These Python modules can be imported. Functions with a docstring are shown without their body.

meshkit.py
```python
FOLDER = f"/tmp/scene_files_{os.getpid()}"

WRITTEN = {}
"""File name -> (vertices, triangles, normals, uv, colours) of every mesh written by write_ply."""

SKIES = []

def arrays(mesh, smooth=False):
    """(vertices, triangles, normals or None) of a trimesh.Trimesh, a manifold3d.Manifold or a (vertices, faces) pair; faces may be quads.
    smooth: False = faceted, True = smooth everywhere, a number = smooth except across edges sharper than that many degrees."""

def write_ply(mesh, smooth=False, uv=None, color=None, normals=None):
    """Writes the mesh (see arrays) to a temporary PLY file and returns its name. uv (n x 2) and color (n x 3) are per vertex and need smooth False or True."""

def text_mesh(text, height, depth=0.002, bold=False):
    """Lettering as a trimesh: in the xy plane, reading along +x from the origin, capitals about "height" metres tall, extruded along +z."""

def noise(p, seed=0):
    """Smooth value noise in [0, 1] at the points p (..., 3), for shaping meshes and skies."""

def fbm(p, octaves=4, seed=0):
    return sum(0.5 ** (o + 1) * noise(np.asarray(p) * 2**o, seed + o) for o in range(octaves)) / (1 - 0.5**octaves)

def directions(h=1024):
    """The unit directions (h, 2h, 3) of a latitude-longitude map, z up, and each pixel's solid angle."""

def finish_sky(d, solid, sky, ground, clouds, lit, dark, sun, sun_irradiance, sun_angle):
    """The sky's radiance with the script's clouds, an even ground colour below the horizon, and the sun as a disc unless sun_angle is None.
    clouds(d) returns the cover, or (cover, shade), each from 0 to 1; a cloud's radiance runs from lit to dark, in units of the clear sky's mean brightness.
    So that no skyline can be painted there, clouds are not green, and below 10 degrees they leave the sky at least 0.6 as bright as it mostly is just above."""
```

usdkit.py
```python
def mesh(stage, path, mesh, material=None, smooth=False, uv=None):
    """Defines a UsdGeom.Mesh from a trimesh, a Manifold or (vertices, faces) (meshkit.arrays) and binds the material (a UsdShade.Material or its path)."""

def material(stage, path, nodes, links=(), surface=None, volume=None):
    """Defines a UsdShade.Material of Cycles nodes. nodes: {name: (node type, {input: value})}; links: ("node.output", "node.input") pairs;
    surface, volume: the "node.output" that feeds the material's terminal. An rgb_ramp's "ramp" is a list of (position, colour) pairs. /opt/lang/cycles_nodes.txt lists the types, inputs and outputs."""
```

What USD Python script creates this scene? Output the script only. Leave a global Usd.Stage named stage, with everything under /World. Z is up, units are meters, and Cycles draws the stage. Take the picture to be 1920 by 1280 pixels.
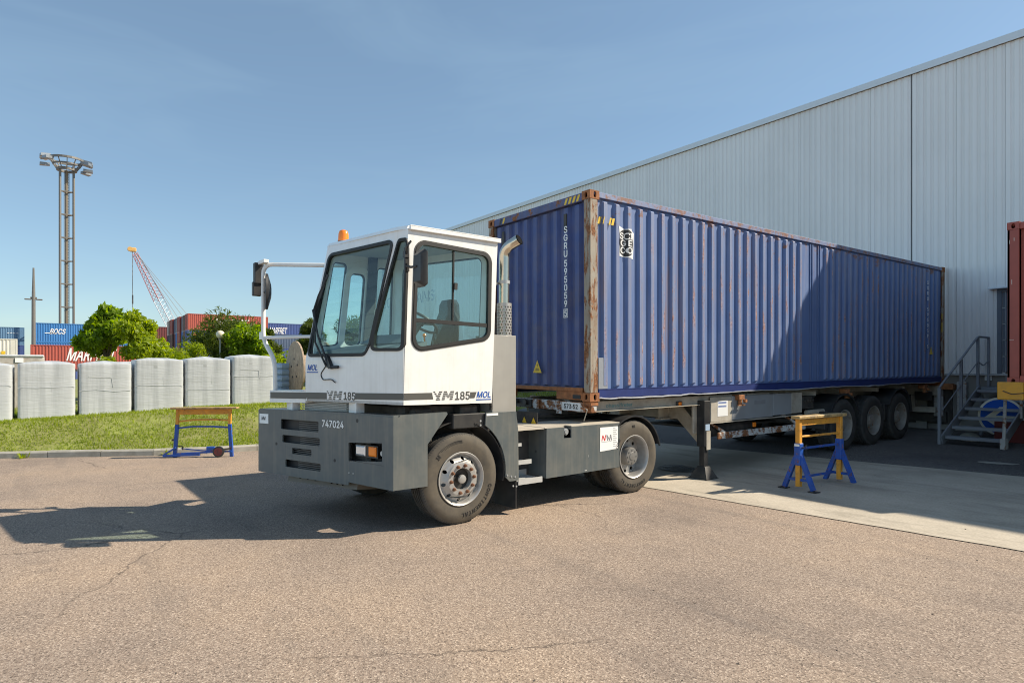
import math, random
import numpy as np, trimesh, manifold3d, usdkit, meshkit
from pxr import Usd, UsdGeom, UsdLux, UsdShade, Gf, Sdf
from shapely.geometry import Polygon, Point, box as sbox
from shapely.ops import unary_union
from shapely import affinity

stage = Usd.Stage.CreateInMemory()
UsdGeom.SetStageUpAxis(stage, 'Z')
UsdGeom.Xform.Define(stage, '/World')
UsdGeom.Scope.Define(stage, '/World/Looks')
rng = np.random.default_rng(7)

# ------------------------------------------------------------------ camera, sky, sun
CAM_YAW = 53.7                       # degrees to the left of +Y
cam = UsdGeom.Camera.Define(stage, '/World/camera')
cam.CreateHorizontalApertureAttr(36.0); cam.CreateVerticalApertureAttr(24.0)
cam.CreateFocalLengthAttr(22.406)
cam.CreateVerticalApertureOffsetAttr(0.9375)
cam.CreateFStopAttr(0.0)
cam.CreateExposureAttr(0.70)
cam.AddTranslateOp().Set((0, 0, 1.80)); cam.AddRotateXYZOp().Set((90, 0, CAM_YAW))

SUN = np.array([.62, 1.01, 1.0]); SUN /= np.linalg.norm(SUN)
SUN_EL, SUN_ROT = math.asin(SUN[2]), math.atan2(SUN[0], SUN[1])
sky_mat = usdkit.material(stage, '/World/Looks/sky_look', {
    'sky': ('sky_texture', {'sky_type': 'single_scattering', 'sun_disc': False, 'sun_elevation': SUN_EL, 'sun_rotation': SUN_ROT,
                            'altitude': 500.0, 'air_density': 1.0, 'aerosol_density': 0.8, 'ozone_density': 1.0}),
    'tc': ('texture_coordinate', {}), 'map': ('mapping', {'scale': (1.0, 1.6, 7.0)}),
    'n': ('noise_texture', {'scale': 1.7, 'detail': 5.0, 'roughness': .55, 'distortion': .6}),
    'r': ('rgb_ramp', {'ramp': [(0, (.22, .22, .22)), (.46, (.26, .26, .26)), (.70, (.42, .42, .42)), (1, (.52, .52, .52))]}),
    'mx': ('mix', {'color2': (2.7, 3.7, 4.9)}),
    'tint': ('mix', {'mix_type': 'multiply', 'fac': 1.0, 'color2': (.93, 1.01, 1.0)}),
    'bg': ('background_shader', {'strength': 0.090})},
    [('tc.generated', 'map.vector'), ('map.vector', 'n.vector'), ('n.fac', 'r.fac'), ('r.color', 'mx.fac'), ('sky.color', 'mx.color1'), ('mx.color', 'tint.color1'), ('tint.color', 'bg.color')], surface='bg.background')
sky = UsdLux.DomeLight.Define(stage, '/World/sky')
UsdShade.MaterialBindingAPI.Apply(sky.GetPrim()).Bind(sky_mat)
sky.GetPrim().SetCustomDataByKey('kind', 'structure')
sun = UsdLux.DistantLight.Define(stage, '/World/sun')
sun.CreateIntensityAttr(1.2); sun.CreateAngleAttr(0.53); sun.CreateColorAttr((1.0, .90, .745))
sun.GetPrim().CreateAttribute('inputs:normalize', Sdf.ValueTypeNames.Bool).Set(True)
_z = SUN; _x = np.cross((0, 0, 1), _z); _x /= np.linalg.norm(_x); _y = np.cross(_z, _x)
_m = Gf.Matrix4d(*_x, 0, *_y, 0, *_z, 0, 0, 0, 0, 1)
sun.AddTransformOp().Set(_m)

# ------------------------------------------------------------------ naming
_used = {}
def _path(parent, name):
    k = parent + '/' + name
    n = _used.get(k, 0); _used[k] = n + 1
    return k if n == 0 else f'{k}_{n:03d}'
def tag(prim, label=None, cat=None, group=None, kind=None):
    for k, v in (('label', label), ('category', cat), ('group', group), ('kind', kind)):
        if v: prim.SetCustomDataByKey(k, v)
def X(name, loc=(0, 0, 0), rz=0.0, parent='/World', matrix=None, **kw):
    p = _path(parent, name); x = UsdGeom.Xform.Define(stage, p)
    if matrix is not None:
        x.AddTransformOp().Set(Gf.Matrix4d(*np.asarray(matrix, float).T.ravel()))
    else:
        x.AddTranslateOp().Set(tuple(map(float, loc)))
        if rz: x.AddRotateZOp().Set(float(rz))
    tag(x.GetPrim(), **kw); return p
def P(parent, name, mesh, mat, smooth=False, **kw):
    if isinstance(mesh, (list, tuple)) and len(mesh) and not isinstance(mesh[0], np.ndarray): mesh = cat(mesh)
    p = _path(parent, name); m = usdkit.mesh(stage, p, mesh, mat, smooth=smooth); tag(m.GetPrim(), **kw); return p
def dup(src, loc, rz=0.0, **kw):
    name = src.rsplit('/', 1)[1]
    if name[-4] == '_' and name[-3:].isdigit(): name = name[:-4]
    was = stage.GetPrimAtPath(src).GetCustomData()
    p = _path('/World', name); x = UsdGeom.Xform.Define(stage, p)
    x.GetPrim().GetReferences().AddInternalReference(src); x.GetPrim().SetInstanceable(True)
    x.ClearXformOpOrder()
    x.GetPrim().CreateAttribute('xformOp:translate', Sdf.ValueTypeNames.Double3).Set(Gf.Vec3d(*map(float, loc)))
    x.GetPrim().CreateAttribute('xformOp:rotateZ', Sdf.ValueTypeNames.Float).Set(float(rz))
    x.GetPrim().CreateAttribute('xformOpOrder', Sdf.ValueTypeNames.TokenArray).Set(['xformOp:translate', 'xformOp:rotateZ'])
    tag(x.GetPrim(), **{**{k: was.get(k) for k in ('label', 'group', 'kind')}, 'cat': was.get('category'), **kw}); return p

# ------------------------------------------------------------------ shapes
def cat(l): return trimesh.util.concatenate([m for m in l if m is not None and len(m.faces)])
def bx(x0, x1, y0, y1, z0, z1, b=0.0):
    x0, x1 = min(x0, x1), max(x0, x1); y0, y1 = min(y0, y1), max(y0, y1); z0, z1 = min(z0, z1), max(z0, z1)
    if b <= 0:
        m = trimesh.creation.box((x1 - x0, y1 - y0, z1 - z0)); m.apply_translation(((x0 + x1) / 2, (y0 + y1) / 2, (z0 + z1) / 2)); return m
    b = min(b, .45 * min(x1 - x0, y1 - y0, z1 - z0)); pts = []
    for x, sx in ((x0, 1), (x1, -1)):
        for y, sy in ((y0, 1), (y1, -1)):
            for z, sz in ((z0, 1), (z1, -1)):
                pts += [(x + sx * b, y + sy * b, z), (x + sx * b, y, z + sz * b), (x, y + sy * b, z + sz * b)]
    return trimesh.convex.convex_hull(np.array(pts))
def hull(pts): return trimesh.convex.convex_hull(np.array(pts, float))
def tube(pts, r, n=10, caps=True):
    pts = np.array(pts, float); m = len(pts); r = np.broadcast_to(r, m)
    t = np.gradient(pts, axis=0); t /= np.linalg.norm(t, axis=1, keepdims=True)
    u = np.cross(t[0], (0, 0, 1) if abs(t[0][2]) < .9 else (1, 0, 0)); u /= np.linalg.norm(u)
    a = np.linspace(0, 2 * np.pi, n, endpoint=False); V = []
    for i in range(m):
        u = u - t[i] * (u @ t[i]); u /= np.linalg.norm(u); w = np.cross(t[i], u)
        V.append(pts[i] + r[i] * (np.cos(a)[:, None] * u + np.sin(a)[:, None] * w))
    V = np.vstack(V); F = []
    for i in range(m - 1):
        for j in range(n):
            k = (j + 1) % n; F += [(i * n + j, i * n + k, (i + 1) * n + k), (i * n + j, (i + 1) * n + k, (i + 1) * n + j)]
    if caps:
        c0, c1 = len(V), len(V) + 1; V = np.vstack([V, pts[:1], pts[-1:]])
        for j in range(n):
            k = (j + 1) % n; F += [(c0, k, j), (c1, (m - 1) * n + j, (m - 1) * n + k)]
    return trimesh.Trimesh(V, F, process=False)
def bend(pts, r, k=6):
    """polyline with its corners rounded"""
    pts = [np.array(p, float) for p in pts]; out = [pts[0]]
    for a, b, c in zip(pts, pts[1:], pts[2:]):
        d0, d1 = a - b, c - b; l0, l1 = np.linalg.norm(d0), np.linalg.norm(d1); q = min(r, .45 * l0, .45 * l1)
        p0, p1 = b + d0 / l0 * q, b + d1 / l1 * q
        for s in np.linspace(0, 1, k): out.append((1 - s) ** 2 * p0 + 2 * s * (1 - s) * b + s * s * p1)
    return out + [pts[-1]]
def bar(p0, p1, w, h, up=(0, 0, 1)):
    p0, p1 = np.array(p0, float), np.array(p1, float); d = p1 - p0; L = np.linalg.norm(d); d /= L
    s = np.cross(d, up); s /= np.linalg.norm(s); u = np.cross(s, d)
    m = trimesh.creation.box((L, w, h)); T = np.eye(4); T[:3, 0], T[:3, 1], T[:3, 2], T[:3, 3] = d, s, u, (p0 + p1) / 2; m.apply_transform(T); return m
def cyl(p0, p1, r, n=16, r1=None): return tube([p0, p1], [r, r if r1 is None else r1], n)
def ext(poly, h):
    return cat([trimesh.creation.extrude_polygon(g, h, engine='earcut') for g in getattr(poly, 'geoms', [poly]) if g.area > 1e-9])
def plate(poly, O, U, V, W=None, t=.004):
    """polygon in (u, v) laid at O + u U + v V, thickness t along W"""
    if not hasattr(poly, 'area'): poly = Polygon(poly)
    m = ext(poly.buffer(0), t); U, V = np.array(U, float), np.array(V, float); W = np.cross(U, V) if W is None else np.array(W, float)
    v = m.vertices; m.vertices = np.array(O) + v[:, :1] * U + v[:, 1:2] * V + v[:, 2:] * W
    if np.cross(U, V) @ W < 0: m.invert()
    return m
def place(m, O, U, V, W=None):
    m = m.copy(); U, V = np.array(U, float), np.array(V, float); W = np.cross(U, V) if W is None else np.array(W, float)
    v = m.vertices; m.vertices = np.array(O) + v[:, :1] * U + v[:, 1:2] * V + v[:, 2:] * W
    if np.cross(U, V) @ W < 0: m.invert()
    return m
def text(s, h, O, U, V, d=.002, bold=True, width=None, slant=0.0, center=False):
    m = meshkit.text_mesh(s, h, d, bold)
    if slant: m.vertices[:, 0] += slant * m.vertices[:, 1]
    b = m.bounds
    m.vertices[:, 0] -= b[0][0]
    if width: m.vertices[:, 0] *= width / (b[1][0] - b[0][0])
    if center: m.vertices[:, 0] -= m.bounds[1][0] / 2
    return place(m, O, U, V)
def rounded(pts, r, s=(1, 1)):
    p = affinity.scale(Polygon(pts), s[0], s[1], origin=(0, 0)).buffer(0)
    return p.buffer(-r, quad_segs=6).buffer(r, quad_segs=6)
def bil(c, u, v):
    c = [np.array(q, float) for q in c]; u, v = np.asarray(u)[:, None], np.asarray(v)[:, None]
    return c[0] * (1 - u) * (1 - v) + c[1] * u * (1 - v) + c[2] * u * v + c[3] * (1 - u) * v
def patch(c, poly, s, z0, z1):
    """polygon in (u*s0, v*s1) on the four-cornered surface c, from z0 to z1 along its outward normal"""
    m = ext(poly, 1.0); c = [np.array(q, float) for q in c]
    n = np.cross(c[1] - c[0], c[3] - c[0]); n /= np.linalg.norm(n); v = m.vertices
    m.vertices = bil(c, v[:, 0] / s[0], v[:, 1] / s[1]) + (z0 + (z1 - z0) * v[:, 2:]) * n
    return m
def revolve(prof, n=64, axis='x'):
    """profile of (axial, radius) turned about x"""
    prof = np.array(prof, float); k = len(prof); a = np.linspace(0, 2 * np.pi, n, endpoint=False)
    V = np.stack([np.broadcast_to(prof[:, 0], (n, k)), prof[:, 1] * np.cos(a)[:, None], prof[:, 1] * np.sin(a)[:, None]], -1).reshape(-1, 3); F = []
    for i in range(n):
        j = (i + 1) % n
        for q in range(k - 1):
            A, B, C, D = i * k + q, i * k + q + 1, j * k + q + 1, j * k + q; F += [(A, B, C), (A, C, D)]
    return trimesh.Trimesh(V, F, process=False)
def grid(Pts):
    h, w = Pts.shape[:2]; i = np.arange(h * w).reshape(h, w); a, b, c, d = i[:-1, :-1].ravel(), i[:-1, 1:].ravel(), i[1:, 1:].ravel(), i[1:, :-1].ravel()
    return trimesh.Trimesh(Pts.reshape(-1, 3), np.vstack([np.stack([a, b, c], 1), np.stack([a, c, d], 1)]), process=False)

# ------------------------------------------------------------------ materials
def lk(name): return '/World/Looks/' + name
def mat(name, color, rough=.5, metal=0.0, var=.12, scale=6.0, dirt=None, dirt_amt=0.0, dirt_scale=3.0, rust=0.0, rust_scale=9.0, streak=0.0, streak_map=(14, 14, .7), bump=0.0, bump_map=None, bump_scale=40.0, spec=.5, coat=0.0, world=False, extra=None, rust_map=None):
    n = {'tc': ('texture_coordinate', {}), 'n1': ('noise_texture', {'scale': scale, 'detail': 5.0, 'roughness': .6}),
         'r1': ('rgb_ramp', {'ramp': [(.25, tuple(max(0, c * (1 - var)) for c in color)), (.75, tuple(c * (1 + var) for c in color))]}),
         'p': ('principled_bsdf', {'roughness': rough, 'metallic': metal, 'specular_ior_level': spec, 'coat_weight': coat, 'coat_roughness': .08})}
    src = 'geo.position' if world else 'tc.object'
    if world: n['geo'] = ('geometry', {})
    l = [(src, 'n1.vector'), ('n1.fac', 'r1.fac')]; c = 'r1.color'
    if streak:
        n['ms'] = ('mapping', {'scale': streak_map}); n['ns'] = ('noise_texture', {'scale': 1.0, 'detail': 4.0, 'roughness': .65})
        n['rs'] = ('rgb_ramp', {'ramp': [(.48, (0, 0, 0)), (.72, (streak,) * 3)]}); n['xs'] = ('mix', {'color2': dirt or (.25, .22, .18)})
        l += [(src, 'ms.vector'), ('ms.vector', 'ns.vector'), ('ns.fac', 'rs.fac'), ('rs.color', 'xs.fac'), (c, 'xs.color1')]; c = 'xs.color'
    if dirt and dirt_amt:
        n['nd'] = ('noise_texture', {'scale': dirt_scale, 'detail': 7.0, 'roughness': .68})
        n['rd'] = ('rgb_ramp', {'ramp': [(.42, (0, 0, 0)), (.70, (dirt_amt,) * 3)]}); n['xd'] = ('mix', {'color2': dirt})
        l += [(src, 'nd.vector'), ('nd.fac', 'rd.fac'), ('rd.color', 'xd.fac'), (c, 'xd.color1')]; c = 'xd.color'
    if rust:
        n['nr'] = ('noise_texture', {'scale': rust_scale, 'detail': 9.0, 'roughness': .72, 'distortion': .4})
        n['rr'] = ('rgb_ramp', {'ramp': [(1 - rust - .03, (0, 0, 0)), (1 - rust + .03, (1, 1, 1))]}); n['nrc'] = ('noise_texture', {'scale': 34.0, 'detail': 4.0})
        n['rrc'] = ('rgb_ramp', {'ramp': [(.3, (.085, .032, .014)), (.55, (.22, .085, .028)), (.75, (.40, .18, .06))]}); n['xr'] = ('mix', {})
        if rust_map: n['mr'] = ('mapping', {'scale': rust_map}); l.append(('mr.vector', 'nr.vector'))
        l += [(src, 'mr.vector' if rust_map else 'nr.vector'), ('nr.fac', 'rr.fac'), (src, 'nrc.vector'), ('nrc.fac', 'rrc.fac'), ('rr.color', 'xr.fac'), (c, 'xr.color1'), ('rrc.color', 'xr.color2')]; c = 'xr.color'
        n['rro'] = ('map_range', {'value': 0.0, 'to_min': rough, 'to_max': .85}); l += [('rr.color', 'rro.value'), ('rro.result', 'p.roughness')]
    l.append((c, 'p.base_color'))
    if bump:
        n['nb'] = ('noise_texture', {'scale': bump_scale, 'detail': 4.0}); n['b'] = ('bump', {'strength': bump, 'distance': .01})
        if bump_map: n['mb'] = ('mapping', {'scale': bump_map}); l.append((src, 'mb.vector'))
        l += [('mb.vector' if bump_map else src, 'nb.vector'), ('nb.fac', 'b.height'), ('b.normal', 'p.normal')]
    if extra: extra(n, l)
    usdkit.material(stage, lk(name), n, l, surface='p.BSDF'); return lk(name)

def _sheet_tone(n, l):
    n['oi'] = ('object_info', {}); n['rt'] = ('map_range', {'to_min': .975, 'to_max': 1.015}); n['hv'] = ('hsv', {})
    c = [q for q in l if q[1] == 'p.base_color'][0]; l.remove(c); l += [('oi.random', 'rt.value'), ('rt.result', 'hv.value'), (c[0], 'hv.color'), ('hv.color', 'p.base_color')]
WHITE = mat('white_cab_paint', (.78, .775, .75), .22, var=.03, dirt=(.42, .37, .29), dirt_amt=.16, dirt_scale=2.5, streak=.16, coat=.3)
OFFWHITE = mat('white_tube_paint', (.74, .74, .72), .35, var=.04, dirt=(.4, .36, .3), dirt_amt=.2)
GREY_PAINT = mat('slate_grey_paint', (.088, .103, .106), .30, var=.07, dirt=(.22, .205, .17), dirt_amt=.30, dirt_scale=2.6, streak=.32, bump=.05, bump_scale=5)
GREY_DARK = mat('dark_grey_paint', (.05, .053, .057), .45, var=.12, dirt=(.14, .125, .10), dirt_amt=.3)
BLACK = mat('black_plastic', (.020, .020, .021), .42, var=.2, dirt=(.09, .08, .065), dirt_amt=.35)
RUBBER = mat('window_rubber', (.012, .011, .010), .55, var=.15)
GREASE = mat('greasy_steel', (.030, .027, .024), .5, var=.35, rust=.12)
CHASSIS_BLACK = mat('chassis_black', (.03, .028, .026), .6, var=.3, dirt=(.12, .10, .075), dirt_amt=.5, dirt_scale=6)
SIDEWALL = mat('dusty_sidewall', (.092, .076, .055), .82, var=.14, dirt=(.036, .033, .029), dirt_amt=.7, dirt_scale=5, bump=.05)
TREAD = mat('tyre_tread', (.030, .028, .025), .85, var=.25, dirt=(.085, .072, .055), dirt_amt=.5, dirt_scale=8, bump=.12, bump_scale=60)
OLD_TYRE = mat('old_tyre', (.030, .029, .028), .8, var=.2, dirt=(.075, .066, .055), dirt_amt=.5, dirt_scale=5)
TYRE_INK = mat('tyre_lettering', (.022, .02, .018), .7)
RIM = mat('silver_rim', (.42, .41, .39), .42, metal=.5, var=.06, dirt=(.16, .12, .08), dirt_amt=.35, dirt_scale=7)
OLD_RIM = mat('old_white_rim', (.27, .25, .225), .55, var=.12, dirt=(.14, .10, .07), dirt_amt=.7, dirt_scale=6, rust=.36, rust_scale=7)
NUT = mat('rusty_nut', (.20, .09, .045), .75, var=.35, scale=60)
STEEL = mat('brushed_steel', (.40, .378, .34), .34, metal=.35, var=.05, streak=.15, dirt=(.3, .27, .22))
CHROME = mat('exhaust_steel', (.60, .55, .46), .20, metal=1.0, var=.06)
GALV = mat('galvanised_steel', (.42, .43, .43), .45, metal=.6, var=.14, scale=20)
ALU = mat('aluminium_tread', (.52, .52, .50), .42, metal=.3, var=.08)
ORANGE_LENS = mat('orange_lens', (.85, .22, .015), .15, var=.06, coat=.6)
CLEAR_LENS = mat('headlamp_lens', (.80, .82, .84), .22, metal=.7, var=.05, coat=1.0)
MOL_BLUE = mat('decal_blue', (.02, .09, .36), .4, var=.03)
STRIPE = mat('decal_grey', (.085, .082, .072), .4, var=.03)
DECAL_WHITE = mat('decal_white', (.80, .80, .78), .4, var=.03, dirt=(.4, .36, .3), dirt_amt=.12)
INK = mat('black_print', (.02, .02, .022), .5)
INK_GREY = mat('grey_print', (.22, .22, .23), .5)
INK_RED = mat('red_print', (.55, .05, .045), .45)
YELLOW = mat('warning_yellow', (.72, .48, .02), .5, var=.08, dirt=(.25, .15, .05), dirt_amt=.3, dirt_scale=12)
SEAT = mat('seat_fabric', (.022, .022, .024), .9, var=.2)
DASH = mat('dashboard_plastic', (.15, .17, .19), .6, var=.08)  # base colour raised to carry a pale blue sky reflection
CABIN = mat('cab_lining', (.38, .40, .40), .7, var=.05)
RUST_GREY = mat('rusted_post', (.33, .30, .245), .7, var=.2, dirt=(.18, .105, .055), dirt_amt=.75, dirt_scale=3, rust=.48, rust_scale=1.0, rust_map=(9, 9, 2.4), streak=.5, bump=.08)
RUST = mat('rust', (.32, .125, .045), .85, var=.4, scale=14, dirt=(.13, .055, .028), dirt_amt=.6, dirt_scale=9, bump=.15)
RUST_RAIL = mat('rusted_rail', (.075, .095, .20), .7, var=.2, rust=.43, rust_scale=5.0, streak=.4, dirt=(.20, .11, .06))
CREAM = mat('cream_chassis_paint', (.44, .40, .33), .55, var=.1, dirt=(.17, .13, .09), dirt_amt=.6, dirt_scale=3.5, rust=.30, rust_scale=6)
CREAM_RUST = mat('peeling_white_paint', (.52, .52, .50), .6, var=.08, rust=.50, rust_scale=7)
PANEL_GREY = mat('grey_box_panel', (.27, .28, .29), .5, var=.06, dirt=(.16, .15, .13), dirt_amt=.4)
CONCRETE_WALL = mat('concrete_plinth', (.27, .26, .24), .85, var=.14, dirt=(.13, .12, .10), dirt_amt=.6, dirt_scale=1.5, bump=.15, world=True)
CLADDING = mat('silver_cladding', (.75, .735, .715), .45, metal=.12, var=.025, scale=1.2, dirt=(.42, .42, .40), dirt_amt=.18, dirt_scale=.6, streak=.14, streak_map=(2.6, 2.6, .12), world=True, extra=_sheet_tone)
FLASHING = mat('roof_flashing', (.60, .63, .65), .40, metal=.2, var=.03)
SEAM = mat('dark_seam', (.24, .25, .255), .7)
SIGN_BLUE = mat('wall_sign_blue', (.02, .075, .22), .5)
DOOR = mat('dock_door_grey', (.11, .13, .16), .5, var=.08)
STAIR = mat('stair_grey_paint', (.23, .25, .28), .55, var=.1, dirt=(.10, .095, .09), dirt_amt=.4, rust=.28, rust_scale=10)
STAIR_WHITE = mat('worn_white_rail', (.40, .39, .37), .55, var=.1, rust=.42, rust_scale=9)
TRESTLE_BLUE = mat('trestle_blue_paint', (.012, .085, .40), .45, var=.14, dirt=(.06, .06, .07), dirt_amt=.5, dirt_scale=9, bump=.04, rust=.39, rust_scale=12)
TRESTLE_ORANGE = mat('trestle_orange_paint', (.74, .33, .035), .5, var=.1, dirt=(.34, .16, .05), dirt_amt=.6, dirt_scale=10, rust=.38, rust_scale=14)
TRESTLE_TOP = mat('worn_trestle_top', (.50, .33, .13), .6, var=.2, dirt=(.05, .04, .03), dirt_amt=.9, dirt_scale=9)
ROAD_BLUE = mat('road_sign_blue', (.01, .09, .46), .35, var=.05)
SIGN_CREAM = mat('road_sign_cream', (.70, .68, .58), .45, var=.05)
DARK_RED = mat('dark_red_board', (.13, .016, .014), .6, var=.15)
BOX_RED = mat('red_container_paint', (.36, .075, .052), .55, var=.08, dirt=(.16, .07, .05), dirt_amt=.4)
RED_POST = mat('red_corner_post', (.32, .075, .052), .55, var=.1, rust=.2)
KERB = mat('kerb_concrete', (.36, .34, .29), .85, var=.12, dirt=(.20, .185, .14), dirt_amt=.5, dirt_scale=5, bump=.2)
BALE = mat('stretch_film', (.47, .485, .495), .42, var=.06, scale=2.0, dirt=(.29, .305, .315), streak=.8, streak_map=(.6, 5.0, .25), bump=.55, bump_map=(2.5, 2.5, 16), bump_scale=1.6)
BALE_BROWN = mat('weathered_film', (.42, .39, .35), .45, var=.12, dirt=(.26, .20, .15), dirt_amt=.7, dirt_scale=4)
LABEL_PAPER = mat('label_paper', (.30, .31, .31), .6)
FILM_EDGE = mat('film_fold', (.46, .47, .47), .35)
WOOD = mat('spool_wood', (.36, .27, .19), .8, var=.22, scale=5, dirt=(.16, .12, .085), dirt_amt=.7, dirt_scale=7, bump=.15)
ROPE = mat('teal_rope', (.02, .22, .25), .7)
PALE_BLUE = mat('pale_blue_sack', (.33, .43, .56), .6, var=.07)
LAMP_GREY = mat('mast_steel', (.17, .16, .145), .5, metal=.3, var=.1)
LAMP_GLOBE = mat('lamp_globe', (.62, .56, .42), .3, var=.05)
FLOOD = mat('floodlight_steel', (.24, .26, .28), .35, metal=.4)
CRANE_RED = mat('crane_red', (.36, .13, .13), .5)
CRANE_WHITE = mat('crane_white', (.52, .51, .53), .5)
CRANE_YELLOW = mat('crane_yellow', (.55, .33, .10), .5)
BARK = mat('bark', (.10, .075, .055), .9, var=.3, bump=.3)

def container_blue():
    """faded blue paint, chipped to primer and rust on the ridge crests"""
    n = {'tc': ('texture_coordinate', {}), 'sp': ('separate_xyz', {}),
         'n1': ('noise_texture', {'scale': 1.4, 'detail': 5.0, 'roughness': .6}),
         'r1': ('rgb_ramp', {'ramp': [(.25, (.074, .132, .30)), (.75, (.118, .185, .365))]}),
         'ms': ('mapping', {'scale': (5, 9, .5)}), 'ns': ('noise_texture', {'scale': 1.0, 'detail': 6.0, 'roughness': .7}),
         'rs': ('rgb_ramp', {'ramp': [(.50, (0, 0, 0)), (.75, (.55, .55, .55))]}), 'xs': ('mix', {'color2': (.26, .27, .36)}),
         'cr': ('map_range', {'from_min': -.016, 'from_max': -.002, 'clamp': True}),
         'mc': ('mapping', {'scale': (10, 10, 2.0)}), 'nc': ('noise_texture', {'scale': 1.5, 'detail': 8.0, 'roughness': .75}),
         'rc': ('rgb_ramp', {'ramp': [(.50, (0, 0, 0)), (.58, (1, 1, 1))]}),
         'ml': ('noise_texture', {'scale': .9, 'detail': 3.0}), 'rl': ('rgb_ramp', {'ramp': [(.42, (.1, .1, .1)), (.6, (1, 1, 1))]}),
         'm1': ('math', {'math_type': 'multiply'}), 'm2': ('math', {'math_type': 'multiply'}),
         'nk': ('noise_texture', {'scale': 28.0, 'detail': 3.0}), 'rk': ('rgb_ramp', {'ramp': [(.35, (.15, .05, .03)), (.5, (.34, .17, .12)), (.68, (.48, .33, .28))]}),
         'xc': ('mix', {}), 'mw': ('math', {'math_type': 'multiply', 'value2': .30}), 'xw': ('mix', {'color2': (.31, .32, .38)}),
         'ne': ('noise_texture', {'scale': 5.0, 'detail': 9.0, 'roughness': .75}), 'ze': ('map_range', {'from_min': 2.35, 'from_max': 2.85, 'to_min': 0.0, 'to_max': .17, 'clamp': True}),
         'ae': ('math', {'math_type': 'add'}), 're': ('rgb_ramp', {'ramp': [(.66, (0, 0, 0)), (.73, (.9, .9, .9))]}), 'xe': ('mix', {'color2': (.20, .085, .045)}),
         'mq': ('mapping', {'scale': (6, 6, .45)}), 'nq': ('noise_texture', {'scale': 1.0, 'detail': 8.0, 'roughness': .72}), 'rq': ('rgb_ramp', {'ramp': [(.56, (0, 0, 0)), (.70, (.6, .6, .6))]}), 'xq': ('mix', {'color2': (.22, .125, .085)}),
         'p': ('principled_bsdf', {'roughness': .52})}
    l = [('tc.object', 'mq.vector'), ('mq.vector', 'nq.vector'), ('nq.fac', 'rq.fac'), ('rq.color', 'xq.fac'), ('xs.color', 'xq.color1'), ('tc.object', 'n1.vector'), ('n1.fac', 'r1.fac'), ('tc.object', 'ms.vector'), ('ms.vector', 'ns.vector'), ('ns.fac', 'rs.fac'), ('rs.color', 'xs.fac'), ('r1.color', 'xs.color1'),
         ('tc.object', 'sp.vector'), ('sp.x', 'cr.value'), ('tc.object', 'mc.vector'), ('mc.vector', 'nc.vector'), ('nc.fac', 'rc.fac'), ('tc.object', 'ml.vector'), ('ml.fac', 'rl.fac'),
         ('cr.result', 'm1.value1'), ('rc.color', 'm1.value2'), ('m1.value', 'm2.value1'), ('rl.color', 'm2.value2'), ('tc.object', 'nk.vector'), ('nk.fac', 'rk.fac'),
         ('cr.result', 'mw.value1'), ('mw.value', 'xw.fac'), ('xq.color', 'xw.color1'), ('m2.value', 'xc.fac'), ('xw.color', 'xc.color1'), ('rk.color', 'xc.color2'),
         ('tc.object', 'ne.vector'), ('sp.z', 'ze.value'), ('ne.fac', 'ae.value1'), ('ze.result', 'ae.value2'), ('ae.value', 're.fac'), ('re.color', 'xe.fac'), ('xc.color', 'xe.color1'), ('xe.color', 'p.base_color')]
    usdkit.material(stage, lk('faded_container_blue'), n, l, surface='p.BSDF'); return lk('faded_container_blue')
BOX_BLUE = container_blue()
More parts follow.
